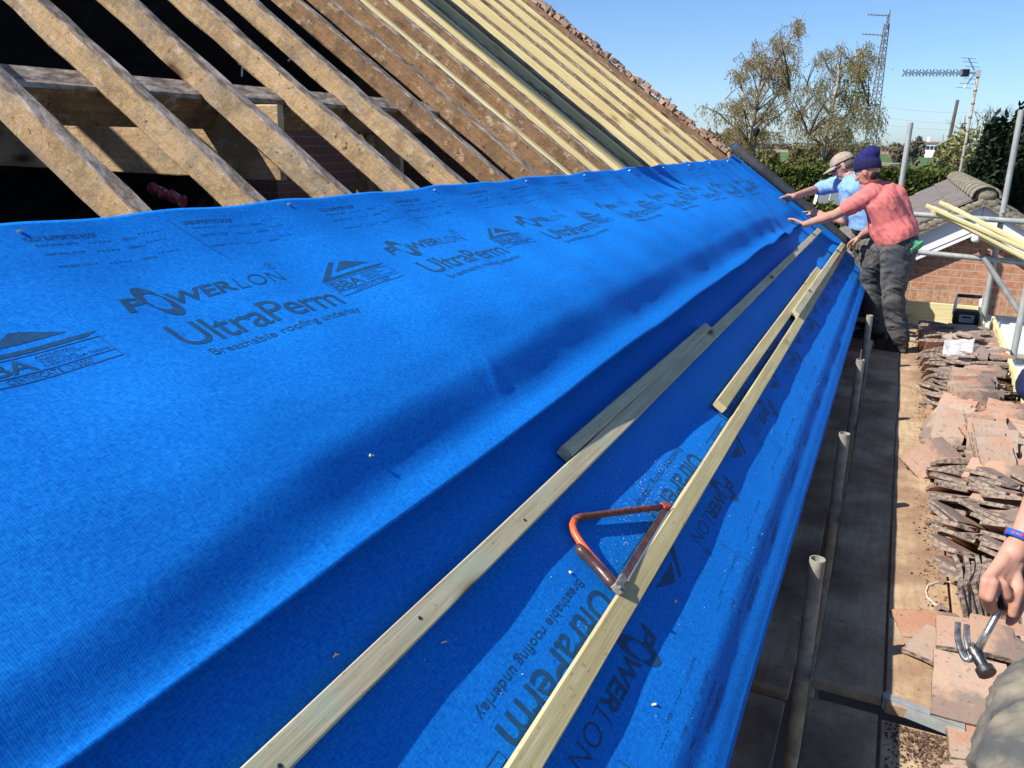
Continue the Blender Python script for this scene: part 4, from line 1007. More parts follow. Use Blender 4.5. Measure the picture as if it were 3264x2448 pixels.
# ------------------------------------------------------------------ plants, masts and far things
def leaves(mb, pts, size, rnd, flat=0.0, elong=1.5):
    for p in pts:
        a = Vector((rnd.gauss(0, 1), rnd.gauss(0, 1), rnd.gauss(0, 1) - flat)).normalized(); b = a.orthogonal().normalized()
        if rnd.random() < .5: b = a.cross(b)
        s = size * rnd.uniform(.6, 1.4); a = a * s * elong / 2; b = b * s / 2; p = Vector(p)
        mb.add([p - a, p + b * .9, p + a, p - b * .9], [(0, 1, 2, 3)])
def inpoly(x, y, poly):
    c = False; n = len(poly); j = n - 1
    for i in range(n):
        if (poly[i][1] > y) != (poly[j][1] > y) and x < (poly[j][0] - poly[i][0]) * (y - poly[i][1]) / (poly[j][1] - poly[i][1]) + poly[i][0]: c = not c
        j = i
    return c
def birch(trunk_px, forks, poly, Yd, label, lm, seed, nl, depth=1.6, dens=26, r0=.13):
    rnd = random.Random(seed)
    tp = [atY(g3(*p), Yd) for p in trunk_px]; base = Vector((tp[0].x, Yd, -2.0))
    t = empty('birch_tree', base, label, 'tree', 'weeping birches')
    tk = MB(); pts = [base] + tp; n = len(pts)
    tk.tube(pts, [r0 * (1 - .88 * i / (n - 1)) for i in range(n)], 9)
    for f in forks:
        q = [atY(g3(*p), Yd + rnd.uniform(-.8, .8) * (k > 0)) for k, p in enumerate(f)]; m = len(q)
        tk.tube(q, [r0 * .5 * (1 - .8 * i / (m - 1)) for i in range(m)], 7); tp = tp + q[1:]
    tk.build('trunk', BARKW, t, True)
    xs = [p[0] for p in poly]; ys = [p[1] for p in poly]; tw = MB(); lf = MB(); k = 0; ends = []
    while k < nl:
        x, y = rnd.uniform(min(xs), max(xs)), rnd.uniform(min(ys), max(ys))
        if not inpoly(x, y, poly): continue
        k += 1
        e = atY(g3(x, y), Yd); e.y += rnd.gauss(0, depth)
        c = [p for p in tp if p.z < e.z - .2] or [tp[0]]
        p0 = min(c, key=lambda q: (q - e).length + .5 * abs((e.z - q.z) - .9 * math.hypot(e.x - q.x, e.y - q.y)))
        L = (e - p0).length; mid = p0.lerp(e, .55) + Vector((rnd.gauss(0, .08), rnd.gauss(0, .08), .14)) * L
        dr = .35 + .5 * rnd.random()
        tip = e + Vector((e.x - p0.x, e.y - p0.y, 0)) * .12 + Vector((0, 0, -dr * .6))
        ch = [p0, p0.lerp(mid, .5) + Vector((0, 0, .03 * L)), mid, e, tip]
        rr = min(.05, .008 + .010 * L); tw.tube(ch, [rr, rr * .75, rr * .5, .009, .004], 4, False)
        # hanging twigs carrying catkins and small leaves
        for _ in range(dens):
            u = rnd.uniform(.35, 1); a = ch[2].lerp(ch[3], (u - .35) / .4) if u < .75 else ch[3].lerp(ch[4], (u - .75) / .25)
            a = a + Vector((rnd.gauss(0, .12), rnd.gauss(0, .14), rnd.gauss(0, .08)))
            ln = rnd.uniform(.18, .62); d = Vector((rnd.gauss(.12, .30), rnd.gauss(0, .25), -1 + abs(rnd.gauss(0, .35)))).normalized()
            b = a + d * ln * .5 + Vector((0, 0, .02)); c2 = a + d * ln
            w = .0045; tw.add([a + Vector((w, 0, 0)), a - Vector((w, 0, 0)), c2 - Vector((w * .6, 0, 0)), c2 + Vector((w * .6, 0, 0))], [(0, 1, 2, 3)])
            m = rnd.randint(4, 9)
            leaves(lf, [a + d * ln * rnd.random() + Vector((rnd.gauss(0, .025), rnd.gauss(0, .025), 0)) for _ in range(m)], .040, rnd, 1.2, 1.9)
    tw.build('branches', TWIG, t, fix=False); lf.build('crown', lm, t, fix=False)
    return t
B1 = [(150, 760), (180, 690), (300, 560), (330, 430), (390, 340), (440, 270), (500, 250), (570, 260), (600, 180), (690, 190), (720, 90), (755, 60), (775, 180), (750, 250), (690, 330), (705, 420), (680, 490), (640, 560), (700, 640), (640, 720), (600, 800), (640, 900), (420, 960), (200, 940)]
birch([(385, 960), (400, 850), (430, 740), (450, 620), (490, 540), (560, 420), (620, 320), (680, 230), (730, 130), (752, 70)],
      [[(430, 740), (340, 600), (370, 450), (420, 330)], [(450, 620), (480, 450), (520, 300)], [(400, 850), (280, 760), (230, 660)], [(430, 740), (560, 640), (660, 600)]], B1, 40, 'taller windswept birch with white trunk, left of the lattice mast', LBIRCHR, 11, 105)
B2 = [(640, 760), (700, 560), (770, 520), (850, 500), (860, 440), (830, 330), (900, 290), (960, 270), (1005, 230), (1030, 310), (1130, 330), (1180, 250), (1215, 270), (1235, 340), (1200, 440), (1150, 520), (1160, 620), (1280, 660), (1300, 720), (1240, 830), (1300, 880), (1250, 950), (1000, 960), (760, 950), (680, 860)]
birch([(868, 1085), (885, 960), (905, 870), (930, 760), (950, 650), (975, 560), (985, 460), (970, 380), (1000, 290), (1005, 240)],
      [[(985, 460), (1080, 380), (1150, 330), (1190, 265)], [(930, 760), (830, 640), (770, 560)], [(950, 650), (1060, 560), (1130, 480)], [(905, 870), (1050, 750), (1180, 700), (1260, 690)], [(975, 560), (900, 430), (870, 340)], [(885, 960), (780, 900), (700, 800)]], B2, 38, 'broader weeping birch with a dark nest clump, right in front of the lattice mast', LBIRCH, 12, 105, dens=22)
# dark clump in the right birch
rnd = random.Random(5); mb = MB(); c = atY(g3(1075, 655), 38)
leaves(mb, [c + Vector((rnd.gauss(0, .35), rnd.gauss(0, .35), rnd.gauss(0, .26))) for _ in range(900)], .06, rnd)
tag(mb.build('mistletoe_clump', LOLIVEG, fix=False), 'dark dense clump hanging in the right hand birch', 'mistletoe')

def bush(px0, px1, top, Yd, label, lm, seed, n=3200, lsz=.09, name='shrub', group='scrub beyond the hedge', base=-2.0, rag=.35, tall=None, trunk=True):
    rnd = random.Random(seed); a = atY((px0, top), Yd); b = atY((px1, top), Yd); cx = (a.x + b.x) / 2; w = abs(b.x - a.x) / 2; h = a.z - base
    t = empty(name, (cx, Yd, base), label, 'shrub' if name == 'shrub' else 'tree', group)
    lob = [(rnd.uniform(-.8, .8), rnd.uniform(-.6, .6), rnd.uniform(.2, .92), rnd.uniform(.25, .5)) for _ in range(22)]
    pts = []
    for _ in range(n):
        l = rnd.choice(lob); u = Vector((rnd.gauss(0, 1), rnd.gauss(0, 1), rnd.gauss(0, 1))).normalized() * (rnd.random() ** .4)
        q = Vector((cx + w * (l[0] + u.x * l[3]), Yd + w * .8 * (l[1] + u.y * l[3]), base + h * min(1.04, l[2] * .85 + u.z * l[3] * rag + .02)))
        pts.append(q)
    lf = MB(); leaves(lf, pts, lsz * 1.7, rnd); lf.build('crown', lm, t, fix=False)
    tw = MB()
    for l in lob:
        e = Vector((cx + w * l[0], Yd + w * .8 * l[1], base + h * min(1.0, l[2] + .12))); s = Vector((cx + w * l[0] * .2, Yd, base))
        tw.tube([s, s.lerp(e, .5) + Vector((0, 0, .1 * h)), e], [.05, .03, .008], 5, False)
    tw.build('stems', BARKB, t); return t
bush(2235, 2345, 405, 60, 'olive bush at the left end of the scrub, beside the roof edge', LOLIVE, 21, 4600, .13)
bush(2300, 2480, 455, 48, 'low olive scrub under the taller birch', LOLIVEG, 22, 5600, .11)
bush(2440, 2590, 440, 52, 'brownish bush between the two birch trunks', LOLIVE, 23, 5200, .12)
bush(2560, 2700, 425, 56, 'orange tinged bush behind the right birch trunk', leafm('rusty_scrub_leaf', (.16, .10, .035), (.25, .165, .06)), 24, 5200, .13)
bush(2690, 2830, 440, 50, 'yellow green bush right of the birches', LPALE, 25, 4600, .10)
bush(2240, 2420, 480, 36, 'near green scrub beside the roof edge and hedge', LOLIVEG, 26, 5600, .085)
bush(2480, 2640, 490, 34, 'near olive scrub just above the hedge top', LOLIVEG, 27, 4800, .08)
bush(2660, 2760, 480, 36, 'dark low scrub right behind the beige cap', LOLIVEG, 28, 3800, .08)
bush(2860, 3030, 500, 30, 'bright green shrub right of the leaning pole', LHEDGE, 29, 3000, .075)
bush(2960, 3110, 410, 40, 'pale spring shrub around the aerial mast', LPALE, 30, 4800, .075, rag=.5)
bush(3050, 3200, 365, 44, 'pale tall shrub left of the dark conifer', LPALE, 31, 1800, .08, rag=.5)
for i_, (a_, b_, t_, d_, l_) in enumerate(((2230, 2300, 470, 42, 'small green scrub tight against the roof edge'), (2380, 2500, 462, 44, 'green scrub below the white trunk of the taller birch'), (2540, 2640, 452, 46, 'scrub between the birches just above the hedge'), (2620, 2720, 462, 44, 'green scrub below the right birch trunk'), (2700, 2800, 452, 46, 'green scrub under the lattice mast'), (2330, 2420, 430, 70, 'far olive bush left of the taller birch trunk'), (2600, 2680, 418, 72, 'far olive bush behind the broader birch'))):
    bush(a_, b_, t_, d_, l_, (LOLIVEG, LOLIVE)[i_ % 2], 200 + i_, 4200, .10)
bush(2850, 2940, 440, 150, 'small round tree by the far barn', LFAR, 32, 900, .22, 'small_tree', 'far trees')
bush(2900, 2960, 375 + 50, 230, 'bare looking tree between barn and white house', LFAR, 33, 700, .3, 'small_tree', 'far trees')
# dark conifers at the right edge
def conifer(cxp, topp, wpx, Yd, label, seed, n=9000):
    rnd = random.Random(seed); tpt = atY((cxp, topp), Yd); w = wpx * .88 * Yd / FPX; base = -2.0; h = tpt.z - base
    t = empty('conifer', (tpt.x, Yd, base), label, 'tree', 'dark conifers at the right'); pts = []
    for _ in range(n):
        v = rnd.random() ** .8; a = rnd.uniform(0, 2 * PI); r = w * (1 - .55 * v ** 2.5) * (.75 + .25 * mnoise.noise(Vector((math.cos(a) * 2, math.sin(a) * 2, v * 7 + seed)))) * (rnd.random() ** .3)
        pts.append((tpt.x + r * math.cos(a) , Yd + r * math.sin(a), base + h * v + rnd.gauss(0, .08) + .35 * mnoise.noise(Vector((math.cos(a) * 3, math.sin(a) * 3, seed)))))
    lf = MB(); leaves(lf, pts, .10, rnd, -.6, 1.8); lf.build('crown', LDARK, t, fix=False)
    tk = MB(); tk.tube([(tpt.x, Yd, base), (tpt.x, Yd, base + h * .9)], [.15, .03], 8); tk.build('trunk', BARKB, t, True)
conifer(3175, 420, 85, 19, 'lower dark conifer left of the tall one, behind the garage ridge', 41)
conifer(3280, 372, 90, 20, 'tall dark conifer at the right edge of the photo', 42)
conifer(3110, 540, 50, 18, 'lowest dark bushy conifer behind the garage roof', 43, 5000)
# bare tree behind
rnd = random.Random(9); base = atY((3195, 400), 46); base.z = -2; bt = empty('bare_tree', base, 'bare leafless tree standing behind the dark conifers', 'tree')
mb = MB()
def grow(p, d, L, r, k):
    e = p + d * L; mb.tube([p, p.lerp(e, .5) + Vector((rnd.gauss(0, .04), 0, rnd.gauss(0, .03))) * L, e], [r, r * .8, r * .6], 5, False)
    if k:
        for _ in range(3): grow(p.lerp(e, rnd.uniform(.6, 1)), (d + Vector((rnd.gauss(0, .5), rnd.gauss(0, .5), rnd.gauss(.1, .25)))).normalized(), L * .68, r * .55, k - 1)
grow(base, Vector((0, 0, 1)), 2.6, .12, 5); mb.build('trunk', BARKB, bt, fix=False)

# hedges
def hedge(x0, x1, y0, y1, z1, label, seed, n, lsz=.075):
    rnd = random.Random(seed); h = empty('hedge', ((x0 + x1) / 2, (y0 + y1) / 2, -2), label, 'hedge', 'clipped hedges')
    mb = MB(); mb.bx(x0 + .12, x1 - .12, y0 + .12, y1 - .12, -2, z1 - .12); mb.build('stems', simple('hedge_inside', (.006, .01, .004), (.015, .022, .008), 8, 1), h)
    lf = MB(); pts = []
    for _ in range(n):
        if rnd.random() < .42: p = (rnd.uniform(x0, x1), rnd.uniform(y0, y1), z1)
        else: p = (rnd.uniform(x0, x1), y0, z1 - (z1 + 2) * rnd.random() ** 1.6 * .75)
        b = .09 * mnoise.noise(Vector((p[0] * 1.3, p[1] * 1.3, p[2] * 1.3 + seed)))
        pts.append((p[0], p[1] - abs(rnd.gauss(0, .06)) + b + .05, p[2] + rnd.gauss(0, .04) + b - .02))
    leaves(lf, pts, lsz, rnd); lf.build('foliage', LHEDGE, h, fix=False)
hedge(-5.5, 5.5, 24, 25.3, 1.03, 'long clipped hedge behind the workers, bright along its top', 51, 26000)
hedge(-4.5, -.4, 16.2, 17.2, .52, 'lower clipped hedge below the beige slab at the roof edge', 52, 11000)

# far wood line (one mass), barn, houses
rnd = random.Random(77); mb = MB(); pts = []
for i in range(5200):
    x = rnd.uniform(-380, 260); hh = 4 + 4.0 * max(0, mnoise.noise(Vector((x * .012, 3, 0)))) + 2.2 * mnoise.noise(Vector((x * .05, 9, 0)))
    if -10 < x < 40: hh *= .4
    pts.append((x, 640 + rnd.uniform(-8, 8), -2 + max(.5, hh) * rnd.random()))
leaves(mb, pts, 1.5, rnd); tag(mb.build('far_wood', LFAR, fix=False), 'grey brown line of far trees along the horizon', 'wood', kind='stuff')
def far_house(px0, px1, ytop, yeave, ybase, Yd, wall, roof, label, chim=False, name='far_house'):
    a, b = atY((px0, ybase), Yd), atY((px1, ybase), Yd); zt, ze = atY((px0, ytop), Yd).z, atY((px0, yeave), Yd).z; dp = 7
    h = empty(name, ((a.x + b.x) / 2, Yd, -2), label, 'house' if name == 'far_house' else 'barn', 'far buildings')
    mb = MB(); mb.bx(a.x, b.x, Yd, Yd + dp, -2, ze); mb.build('wall', wall, h)
    mb = MB(); mb.prism([(a.x - .4, Yd - .5, ze), (a.x - .4, Yd + dp / 2, zt), (a.x - .4, Yd + dp + .5, ze)], (b.x - a.x + .8, 0, 0)); ro = mb.build('roof', roof, h)
    if chim:
        mb = MB(); x = a.x + (b.x - a.x) * .15; mb.bx(x - .45, x + .45, Yd + 3, Yd + 4, ze, zt + 1.6); c = mb.build('chimney', PAINTW, None); c.parent = ro
    n = 3 if chim else 4
    for i in range(n):
        x = a.x + (b.x - a.x) * (i + .6) / (n + .2); zc = (ze - 2) / 2 + (.0 if not chim else (ze + 2) * .18)
        mb = MB(); mb.bx(x - .5, x + .5, Yd - .06, Yd + .02, zc - .6, zc + .6); mb.build('window', BLKP, h)
far_house(2950, 2990, 451, 456, 472, 330, PAINTW, simple('far_red_roof', (.22, .10, .07), (.27, .13, .09), 1, .9), 'white house with red roof and chimney far across the fields', True)
far_house(2833, 2885, 455, 461, 473, 300, simple('far_brick', (.25, .14, .10), (.30, .18, .13), 1, .9), simple('far_grey_roof', (.28, .25, .24), (.33, .30, .29), 1, .9), 'long low brown barn far across the fields', name='far_barn')
far_house(2988, 3030, 462, 467, 480, 280, PAINTW, simple('far_grey_roof2', (.28, .25, .24), (.33, .30, .29), 1, .9), 'low pale bungalow right of the white house, half behind shrubs')
far_house(2905, 2922, 464, 468, 473, 310, simple('far_blue_shed', (.25, .32, .36), (.3, .37, .4), 1, .9), simple('far_blue_roof', (.22, .28, .32), (.26, .32, .36), 1, .9), 'tiny blue grey shed beside the far barn', name='far_barn')
a, b = atY((2810, 521), 60), atY((2855, 521), 60); mb = MB(); mb.bx(a.x, b.x, 60, 63, -2, a.z - .15); sh = empty('garden_shed', ((a.x + b.x) / 2, 61, -2), 'brown flat roofed shed beyond the hedge right of the navy hat', 'shed'); mb.build('wall', simple('shed_wood', (.20, .12, .07), (.26, .17, .10), 2, .9), sh)
mb = MB(); mb.bx(a.x - .2, b.x + .2, 59.7, 63.2, a.z - .15, a.z); mb.build('roof', simple('shed_roof', (.25, .21, .18), (.3, .26, .22), 2, .9), sh)

# lattice mast with two antennas
b0, b1 = atY(g3(1160, 1000), 58), atY(g3(1300, 155), 58); b0 = Vector((b1.x - .1, 58, -2.0)); mst = empty('radio_mast', b0, 'slim lattice radio mast behind the right birch', 'mast')
mb = MB(); nS = 26
def mp(k, t):
    r = .52 * (1 - t) + .16 * t; a = 2 * PI * k / 3 + .5; return b0.lerp(b1, t) + Vector((r * math.cos(a), r * math.sin(a), 0))
for k in range(3):
    mb.tube([mp(k, 0), mp(k, 1)], .03, 5)
    for i in range(nS):
        mb.tube([mp(k, i / nS), mp((k + 1) % 3, (i + 1) / nS)], .016, 4, False); mb.tube([mp((k + 1) % 3, i / nS), mp(k, (i + 1) / nS)], .016, 4, False)
mb.build('lattice', COUP, mst, fix=False)
mb = MB(); tp_ = atY(g3(1310, 92), 58); mb.tube([b1, tp_], .045, 6); mb.build('top_pole', COUP, mst)
for (xa, ya, xb, yb) in ((1178, 96, 1318, 104), (1140, 225, 1285, 233)):
    mb = MB(); a, b = atY(g3(xa, ya), 58), atY(g3(xb, yb), 58); mb.tube([a, b], .03, 5)
    for i in range(7):
        c = a.lerp(b, i / 6); w = .28 + .05 * i; mb.tube([c - Vector((0, .6, 0)), c + Vector((0, .6, 0))], .012, 4)
    mb.tube([b + Vector((0, 0, -.8)), b + Vector((0, 0, .3))], .03, 5); mb.build('antenna', COUP, mst)
# television aerial on its pole behind the garage
AY = 15.6; p0 = atY(g3(1790, 1105), AY); p1 = atY(g3(1903, 500), AY); p1.x = p0.x + .02
p1 = atY(g3(1903, 500), AY); aer = empty('tv_aerial', (p0.x, AY, -2), 'television aerial with long boom of crossed elements on a tall thin pole behind the garage', 'aerial')
mb = MB(); mb.tube([(p0.x - .06, AY, -2), p0, p1], .022, 10); mb.build('pole', STEELD, aer, True)
mb = MB()
for t in (.12, .26, .4, .55, .7, .84): c = p0.lerp(p1, t); mb.tube([c - Vector((0, 0, .012)), c + Vector((0, 0, .012))], .028, 8)
mb.build('pole_tie', COUP, aer)
a, b = atY(g3(1412, 482), AY - .5), atY(g3(1905, 482), AY); b = Vector((p1.x, AY, atY(g3(1905, 482), AY).z)); d = (b - a).normalized()
mb = MB(); mb.bar(a, b, .034, .034); mb.build('boom', BRIGHTS, aer)
side = d.cross(Vector((0, 0, 1))).normalized(); L = (b - a).length
for i in range(10):
    c = a + d * (L * (.015 + .090 * i)); mb = MB()
    for s1 in (-1, 1):
        mb.bar(c - (d * .026 + side * .02 + Vector((0, 0, s1 * .050))), c + (d * .026 + side * .02 + Vector((0, 0, s1 * .050))), .018, .012)
    if i == 9: mb.box(c, (.10, .05, .11), (d, side, Vector((0, 0, 1))))
    mb.build('element', BLKP, aer)
mb = MB()
for (x0, y0, x1, y1) in ((1880, 470, 1840, 385), (1880, 490, 1810, 580)):
    q0, q1 = atY(g3(x0, y0), AY - .02), atY(g3(x1, y1), AY - .05); mb.tube([q0, q1], .010, 6)
    for t in (.35, .7, 1.0):
        c = q0.lerp(q1, t); dd = (side * .2 + d * .08); mb.tube([c - d * .17 + side * .1, c + d * .17 - side * .1], .005, 5)
mb.build('reflector', BRIGHTS, aer)
mb = MB(); mb.box(Vector((p1.x, AY, b.z - .01)), (.07, .07, .10)); mb.build('mast_clamp', GREYP, aer)
# telegraph poles and wires
q1 = atY(g3(1768, 660), 75); q0 = atY(g3(1700, 930), 75); q0 = q1 + (q0 - q1) * 1.4
mb = MB(); mb.tube([(q0.x, 75, -2), q1], [.16, .12], 10); up = tag(mb.build('telegraph_pole', BARKB, None, True), 'leaning wooden telegraph pole beyond the garage, left of the aerial', 'pole')
for i, (px, py, dd, s) in enumerate(((2115, 318, 95, 1.0), (2213, 388, 210, 1.0))):
    q = atY((px, py), dd); pl = empty('power_pole', (q.x, dd, -2), ('nearer', 'tiny farther')[i] + ' double crossarm power pole peeping over the roof edge', 'pole')
    mb = MB(); mb.tube([(q.x, dd, -2), q], [.16, .12], 8); mb.build('post', BARKB, pl)
    mb = MB(); mb.bar(q + Vector((-.9, 0, 0)), q + Vector((.9, 0, 0)), .12, .12); mb.bar(q + Vector((-.45, 0, -.02)), q + Vector((0, 0, -.8)), .07, .07); mb.bar(q + Vector((.45, 0, -.02)), q + Vector((0, 0, -.8)), .07, .07)
    for s2 in (-.8, 0, .8): mb.tube([q + Vector((s2, 0, .05)), q + Vector((s2, 0, .3))], .05, 6)
    mb.build('crossarm', BARKB, pl)
for i, (ya, yb) in enumerate(((330, 344), (365, 378), (388, 396))):
    a, b = atY((2760, ya), 90), atY((3300, yb + 6), 80); mb = MB(); mb.tube([a.lerp(b, t / 12) - Vector((0, 0, .5 * math.sin(PI * t / 12))) for t in range(13)], .012, 4)
    tag(mb.build('wire', COUP), 'thin overhead wire in the sky beside the lattice mast, %s one' % ('top', 'middle', 'lowest')[i], 'wire')
# garden lamp post, greenhouse panel
q = atY(g3(432, 905), 27); lp = empty('lamp_post', (q.x, 27, -2), 'thin black post with a small lantern in front of the birches', 'lamp post')
mb = MB(); mb.tube([(q.x, 27, -2), q], [.03, .022], 8); mb.build('post', BLKP, lp)
mb = MB(); mb.tube([q, q + Vector((0, 0, .10)), q + Vector((0, 0, .22)), q + Vector((0, 0, .30))], [.04, .10, .13, .02], 6); mb.build('lantern', BLKP, lp)
gy = 16.4; a, b = atY(g4(462, 625), gy), atY(g4(500, 462), gy); gx0 = a.x; zt = b.z; gw = .95
gr = empty('greenhouse', (gx0 + gw / 2, gy + .8, -2), 'small white framed glass greenhouse behind the blue shirted worker', 'greenhouse')
pts = lambda x: [(x, gy, -2), (x, gy, .45), (x + .0, gy + .8, zt + .05), (x, gy + 1.6, .45), (x, gy + 1.6, -2)]
for i in range(5):
    x = gx0 + gw * i / 4; P_ = [Vector(p) for p in pts(x)]
    for j in range(4):
        mb = MB(); mb.bar(P_[j], P_[j + 1], .05 if i in (0, 4) else .022, .05 if i in (0, 4) else .022, (1, 0, 0)); mb.build('frame_bar', WHITEP if i in (0, 4) else GREYP, gr)
for (za, ya_) in ((.45, gy), (zt + .05, gy + .8), (.45, gy + 1.6)):
    mb = MB(); mb.bar((gx0, ya_, za), (gx0 + gw, ya_, za), .04, .04); mb.build('rail', GREYP, gr)
P0, P1 = pts(gx0), pts(gx0 + gw)
for j in range(4):
    mb = MB(); mb.prism([P0[j], P0[j + 1], P1[j + 1], P1[j]], (0, .004, .004)); mb.build('pane', GLASS, gr)

# ------------------------------------------------------------------ people
def capsules(mb, chain, n=14):
    """chain of (point, radius): rounded tapering limb"""
    for i, (p, r) in enumerate(chain): mb.ball(p, r, n, 9)
    for (p, r), (q, r2) in zip(chain[:-1], chain[1:]):
        k = 5
        mb.tube([Vector(p).lerp(Vector(q), t / k) for t in range(k + 1)], [r + (r2 - r) * t / k for t in range(k + 1)], n)
def fuse(name, mb, vox, mat, parent, smooth=4, wr=0.0, wscale=9.0, seed=0, stretch=(1, 1, 1), cut=None, fold=(.62, .1, -.78)):
    fdir = [None, Vector(fold).normalized(), None]; fdir[0] = fdir[1].orthogonal().normalized(); fdir[2] = fdir[0].cross(fdir[1])
    """joins overlapping limbs into ONE continuous skin"""
    me = mb.mesh(name + '_raw'); o = bpy.data.objects.new('tmp', me); COL.objects.link(o)
    bm = bmesh.new(); bm.from_mesh(me); bmesh.ops.recalc_face_normals(bm, faces=bm.faces); bm.to_mesh(me); bm.free()
    r = o.modifiers.new('r', 'REMESH'); r.mode = 'VOXEL'; r.voxel_size = vox
    if smooth:
        s = o.modifiers.new('s', 'SMOOTH'); s.factor = .5; s.iterations = smooth
    dg = bpy.context.evaluated_depsgraph_get(); dg.update()
    m2 = bpy.data.meshes.new_from_object(o.evaluated_get(dg)); bpy.data.objects.remove(o); bpy.data.meshes.remove(me)
    m2.name = name; m2.materials.clear()
    if wr:
        NN = [v.normal.copy() for v in m2.vertices]; CO = [v.co.copy() for v in m2.vertices]; out = []
        for c, nn_ in zip(CO, NN):
            q = Vector((c.dot(fdir[0]) * 1.9, c.dot(fdir[1]) * .55, c.dot(fdir[2]))) * wscale
            w = mnoise.noise(q + Vector((seed, 0, 0))); w2 = mnoise.noise(q * 2.1 + Vector((0, seed, 0)))
            out.extend(c + nn_ * (wr * (.8 - 2.4 * abs(w)) + wr * .7 * (.4 - abs(w2) * 2)))
        m2.vertices.foreach_set('co', out); m2.update()
    if cut:
        bm = bmesh.new(); bm.from_mesh(m2)
        for (pt, nrm) in cut:
            bmesh.ops.bisect_plane(bm, geom=bm.verts[:] + bm.edges[:] + bm.faces[:], plane_co=pt, plane_no=nrm, clear_outer=True)
        bm.to_mesh(m2); bm.free()
    return link(name, m2, mat, parent, True)
def head(mb, c, f, up, s=1.0):
    """face, jaw, nose and ears round skull centre c, looking along f"""
    f = Vector(f).normalized(); up = Vector(up); up = (up - f * up.dot(f)).normalized(); l = up.cross(f)
    ax = (f, l, up)
    mb.ball(c, (.098 * s, .076 * s, .10 * s), 18, 12, ax)
    mb.ball(c + f * .03 * s - up * .045 * s, (.062 * s, .058 * s, .07 * s), 14, 10, ax)
    mb.ball(c + f * .052 * s - up * .098 * s, (.032 * s, .034 * s, .026 * s), 10, 8, ax)           # chin
    mb.ball(c + f * .022 * s - up * .085 * s, (.05 * s, .05 * s, .03 * s), 10, 8, ax)              # jaw
    mb.tube([c + f * .088 * s + up * .01 * s, c + f * .110 * s - up * .032 * s], [.010 * s, .016 * s], 8); mb.ball(c + f * .108 * s - up * .034 * s, .015 * s, 8, 6)
    mb.ball(c + f * .082 * s + up * .028 * s, (.018 * s, .05 * s, .010 * s), 8, 6, ax)             # brow
    for sg in (-1, 1):
        mb.ball(c + f * .066 * s + l * sg * .036 * s - up * .030 * s, (.024 * s, .022 * s, .018 * s), 8, 6, ax)   # cheek
        mb.ball(c - f * .008 * s + l * sg * .078 * s - up * .012 * s, (.022 * s, .009 * s, .034 * s), 8, 6, ax)   # ear
    mb.ball(c + f * .086 * s - up * .066 * s, (.012 * s, .024 * s, .007 * s), 8, 6, ax); mb.ball(c + f * .083 * s - up * .080 * s, (.012 * s, .02 * s, .007 * s), 8, 6, ax)
    return f, l, up
def hand(mb, w, k, nrm, curl=.5, s=1.0, thumb=1, spread=.15, forearm=None):
    """w wrist, k knuckle centre, nrm = back-of-hand direction; five separate curled fingers"""
    w = Vector(w); k = Vector(k); d = (k - w).normalized(); nrm = Vector(nrm); nrm = (nrm - d * nrm.dot(d)).normalized(); sd = d.cross(nrm)
    for t in (-1.5, -.5, .5, 1.5):
        capsules(mb, [(w + sd * t * .012 * s, .015 * s), (k + sd * t * .0235 * s - d * .004 * s * abs(t), .0115 * s)], 8)
    for i, (t, L) in enumerate(zip((-1.5, -.5, .5, 1.5), (.070, .082, .078, .062))):
        a = k + sd * t * .0235 * s; dd = (d + sd * t * spread).normalized(); ch = [(a, .0105 * s)]; ang = curl * (.45 + .12 * ((i * 7) % 3))
        for j, fr in enumerate((.46, .30, .24)):
            v = dd * math.cos(ang) - nrm * math.sin(ang); a = a + v * (L * fr * s * 1.12); ch.append((a, (.0092, .0085, .0072)[j] * s)); ang += curl * (.9 + .06 * i)
        capsules(mb, ch, 8)
    b = w + d * .025 * s + sd * thumb * .026 * s - nrm * .006 * s
    v1 = (d * .6 + sd * thumb * .75 - nrm * .35).normalized(); v2 = (d * .9 + sd * thumb * .25 - nrm * .4).normalized()
    capsules(mb, [(w + d * .012 * s + sd * thumb * .01 * s, .015 * s), (b, .014 * s), (b + v1 * .034 * s, .0115 * s), (b + v1 * .034 * s + v2 * .028 * s, .0095 * s)], 8)
def P4(x, y, Y): return atY(g4(x, y), Y)
def rpt(x, y, h=0.0):
    q, s = roof_ys(g4(x, y), h); return RP(q, s, h)

# --- worker in the pink T-shirt
Yp = 7.55
pink = empty('person', (.155, Yp, .0), 'person in pink T-shirt and navy knitted hat, stooping with one hand on the blue membrane', 'person')
hd = P4(892, 300, 7.52); nk = P4(905, 395, 7.55); shL = P4(930, 485, 7.42); shR = P4(985, 470, 7.80)
elL = P4(640, 645, 7.55); wrL = rpt(402, 720, .066); knL = rpt(330, 686, .042)
elR = P4(925, 755, 7.95); wrR = P4(845, 805, 8.05); knR = P4(775, 845, 8.12)
ch1 = P4(1010, 530, 7.60); ch2 = P4(1065, 650, 7.60); wst = P4(1115, 770, 7.58); pel = P4(1120, 850, 7.56)
hpL = P4(1125, 905, 7.46); hpR = P4(1020, 900, 7.70); kneL = P4(1088, 1275, 7.42); ankL = Vector((.150, 7.47, .10)); kneR = P4(915, 1150, 7.78); ankR = Vector((-.03, 7.83, .10))
mb = MB(); head(mb, hd, (-.82, .38, -.42), (-.3, .1, .95), 1.0)
capsules(mb, [(hd - Vector((-.03, 0, .06)), .056), (nk, .06), (ch1, .12), (ch2, .12), (wst, .12), (pel, .13)])
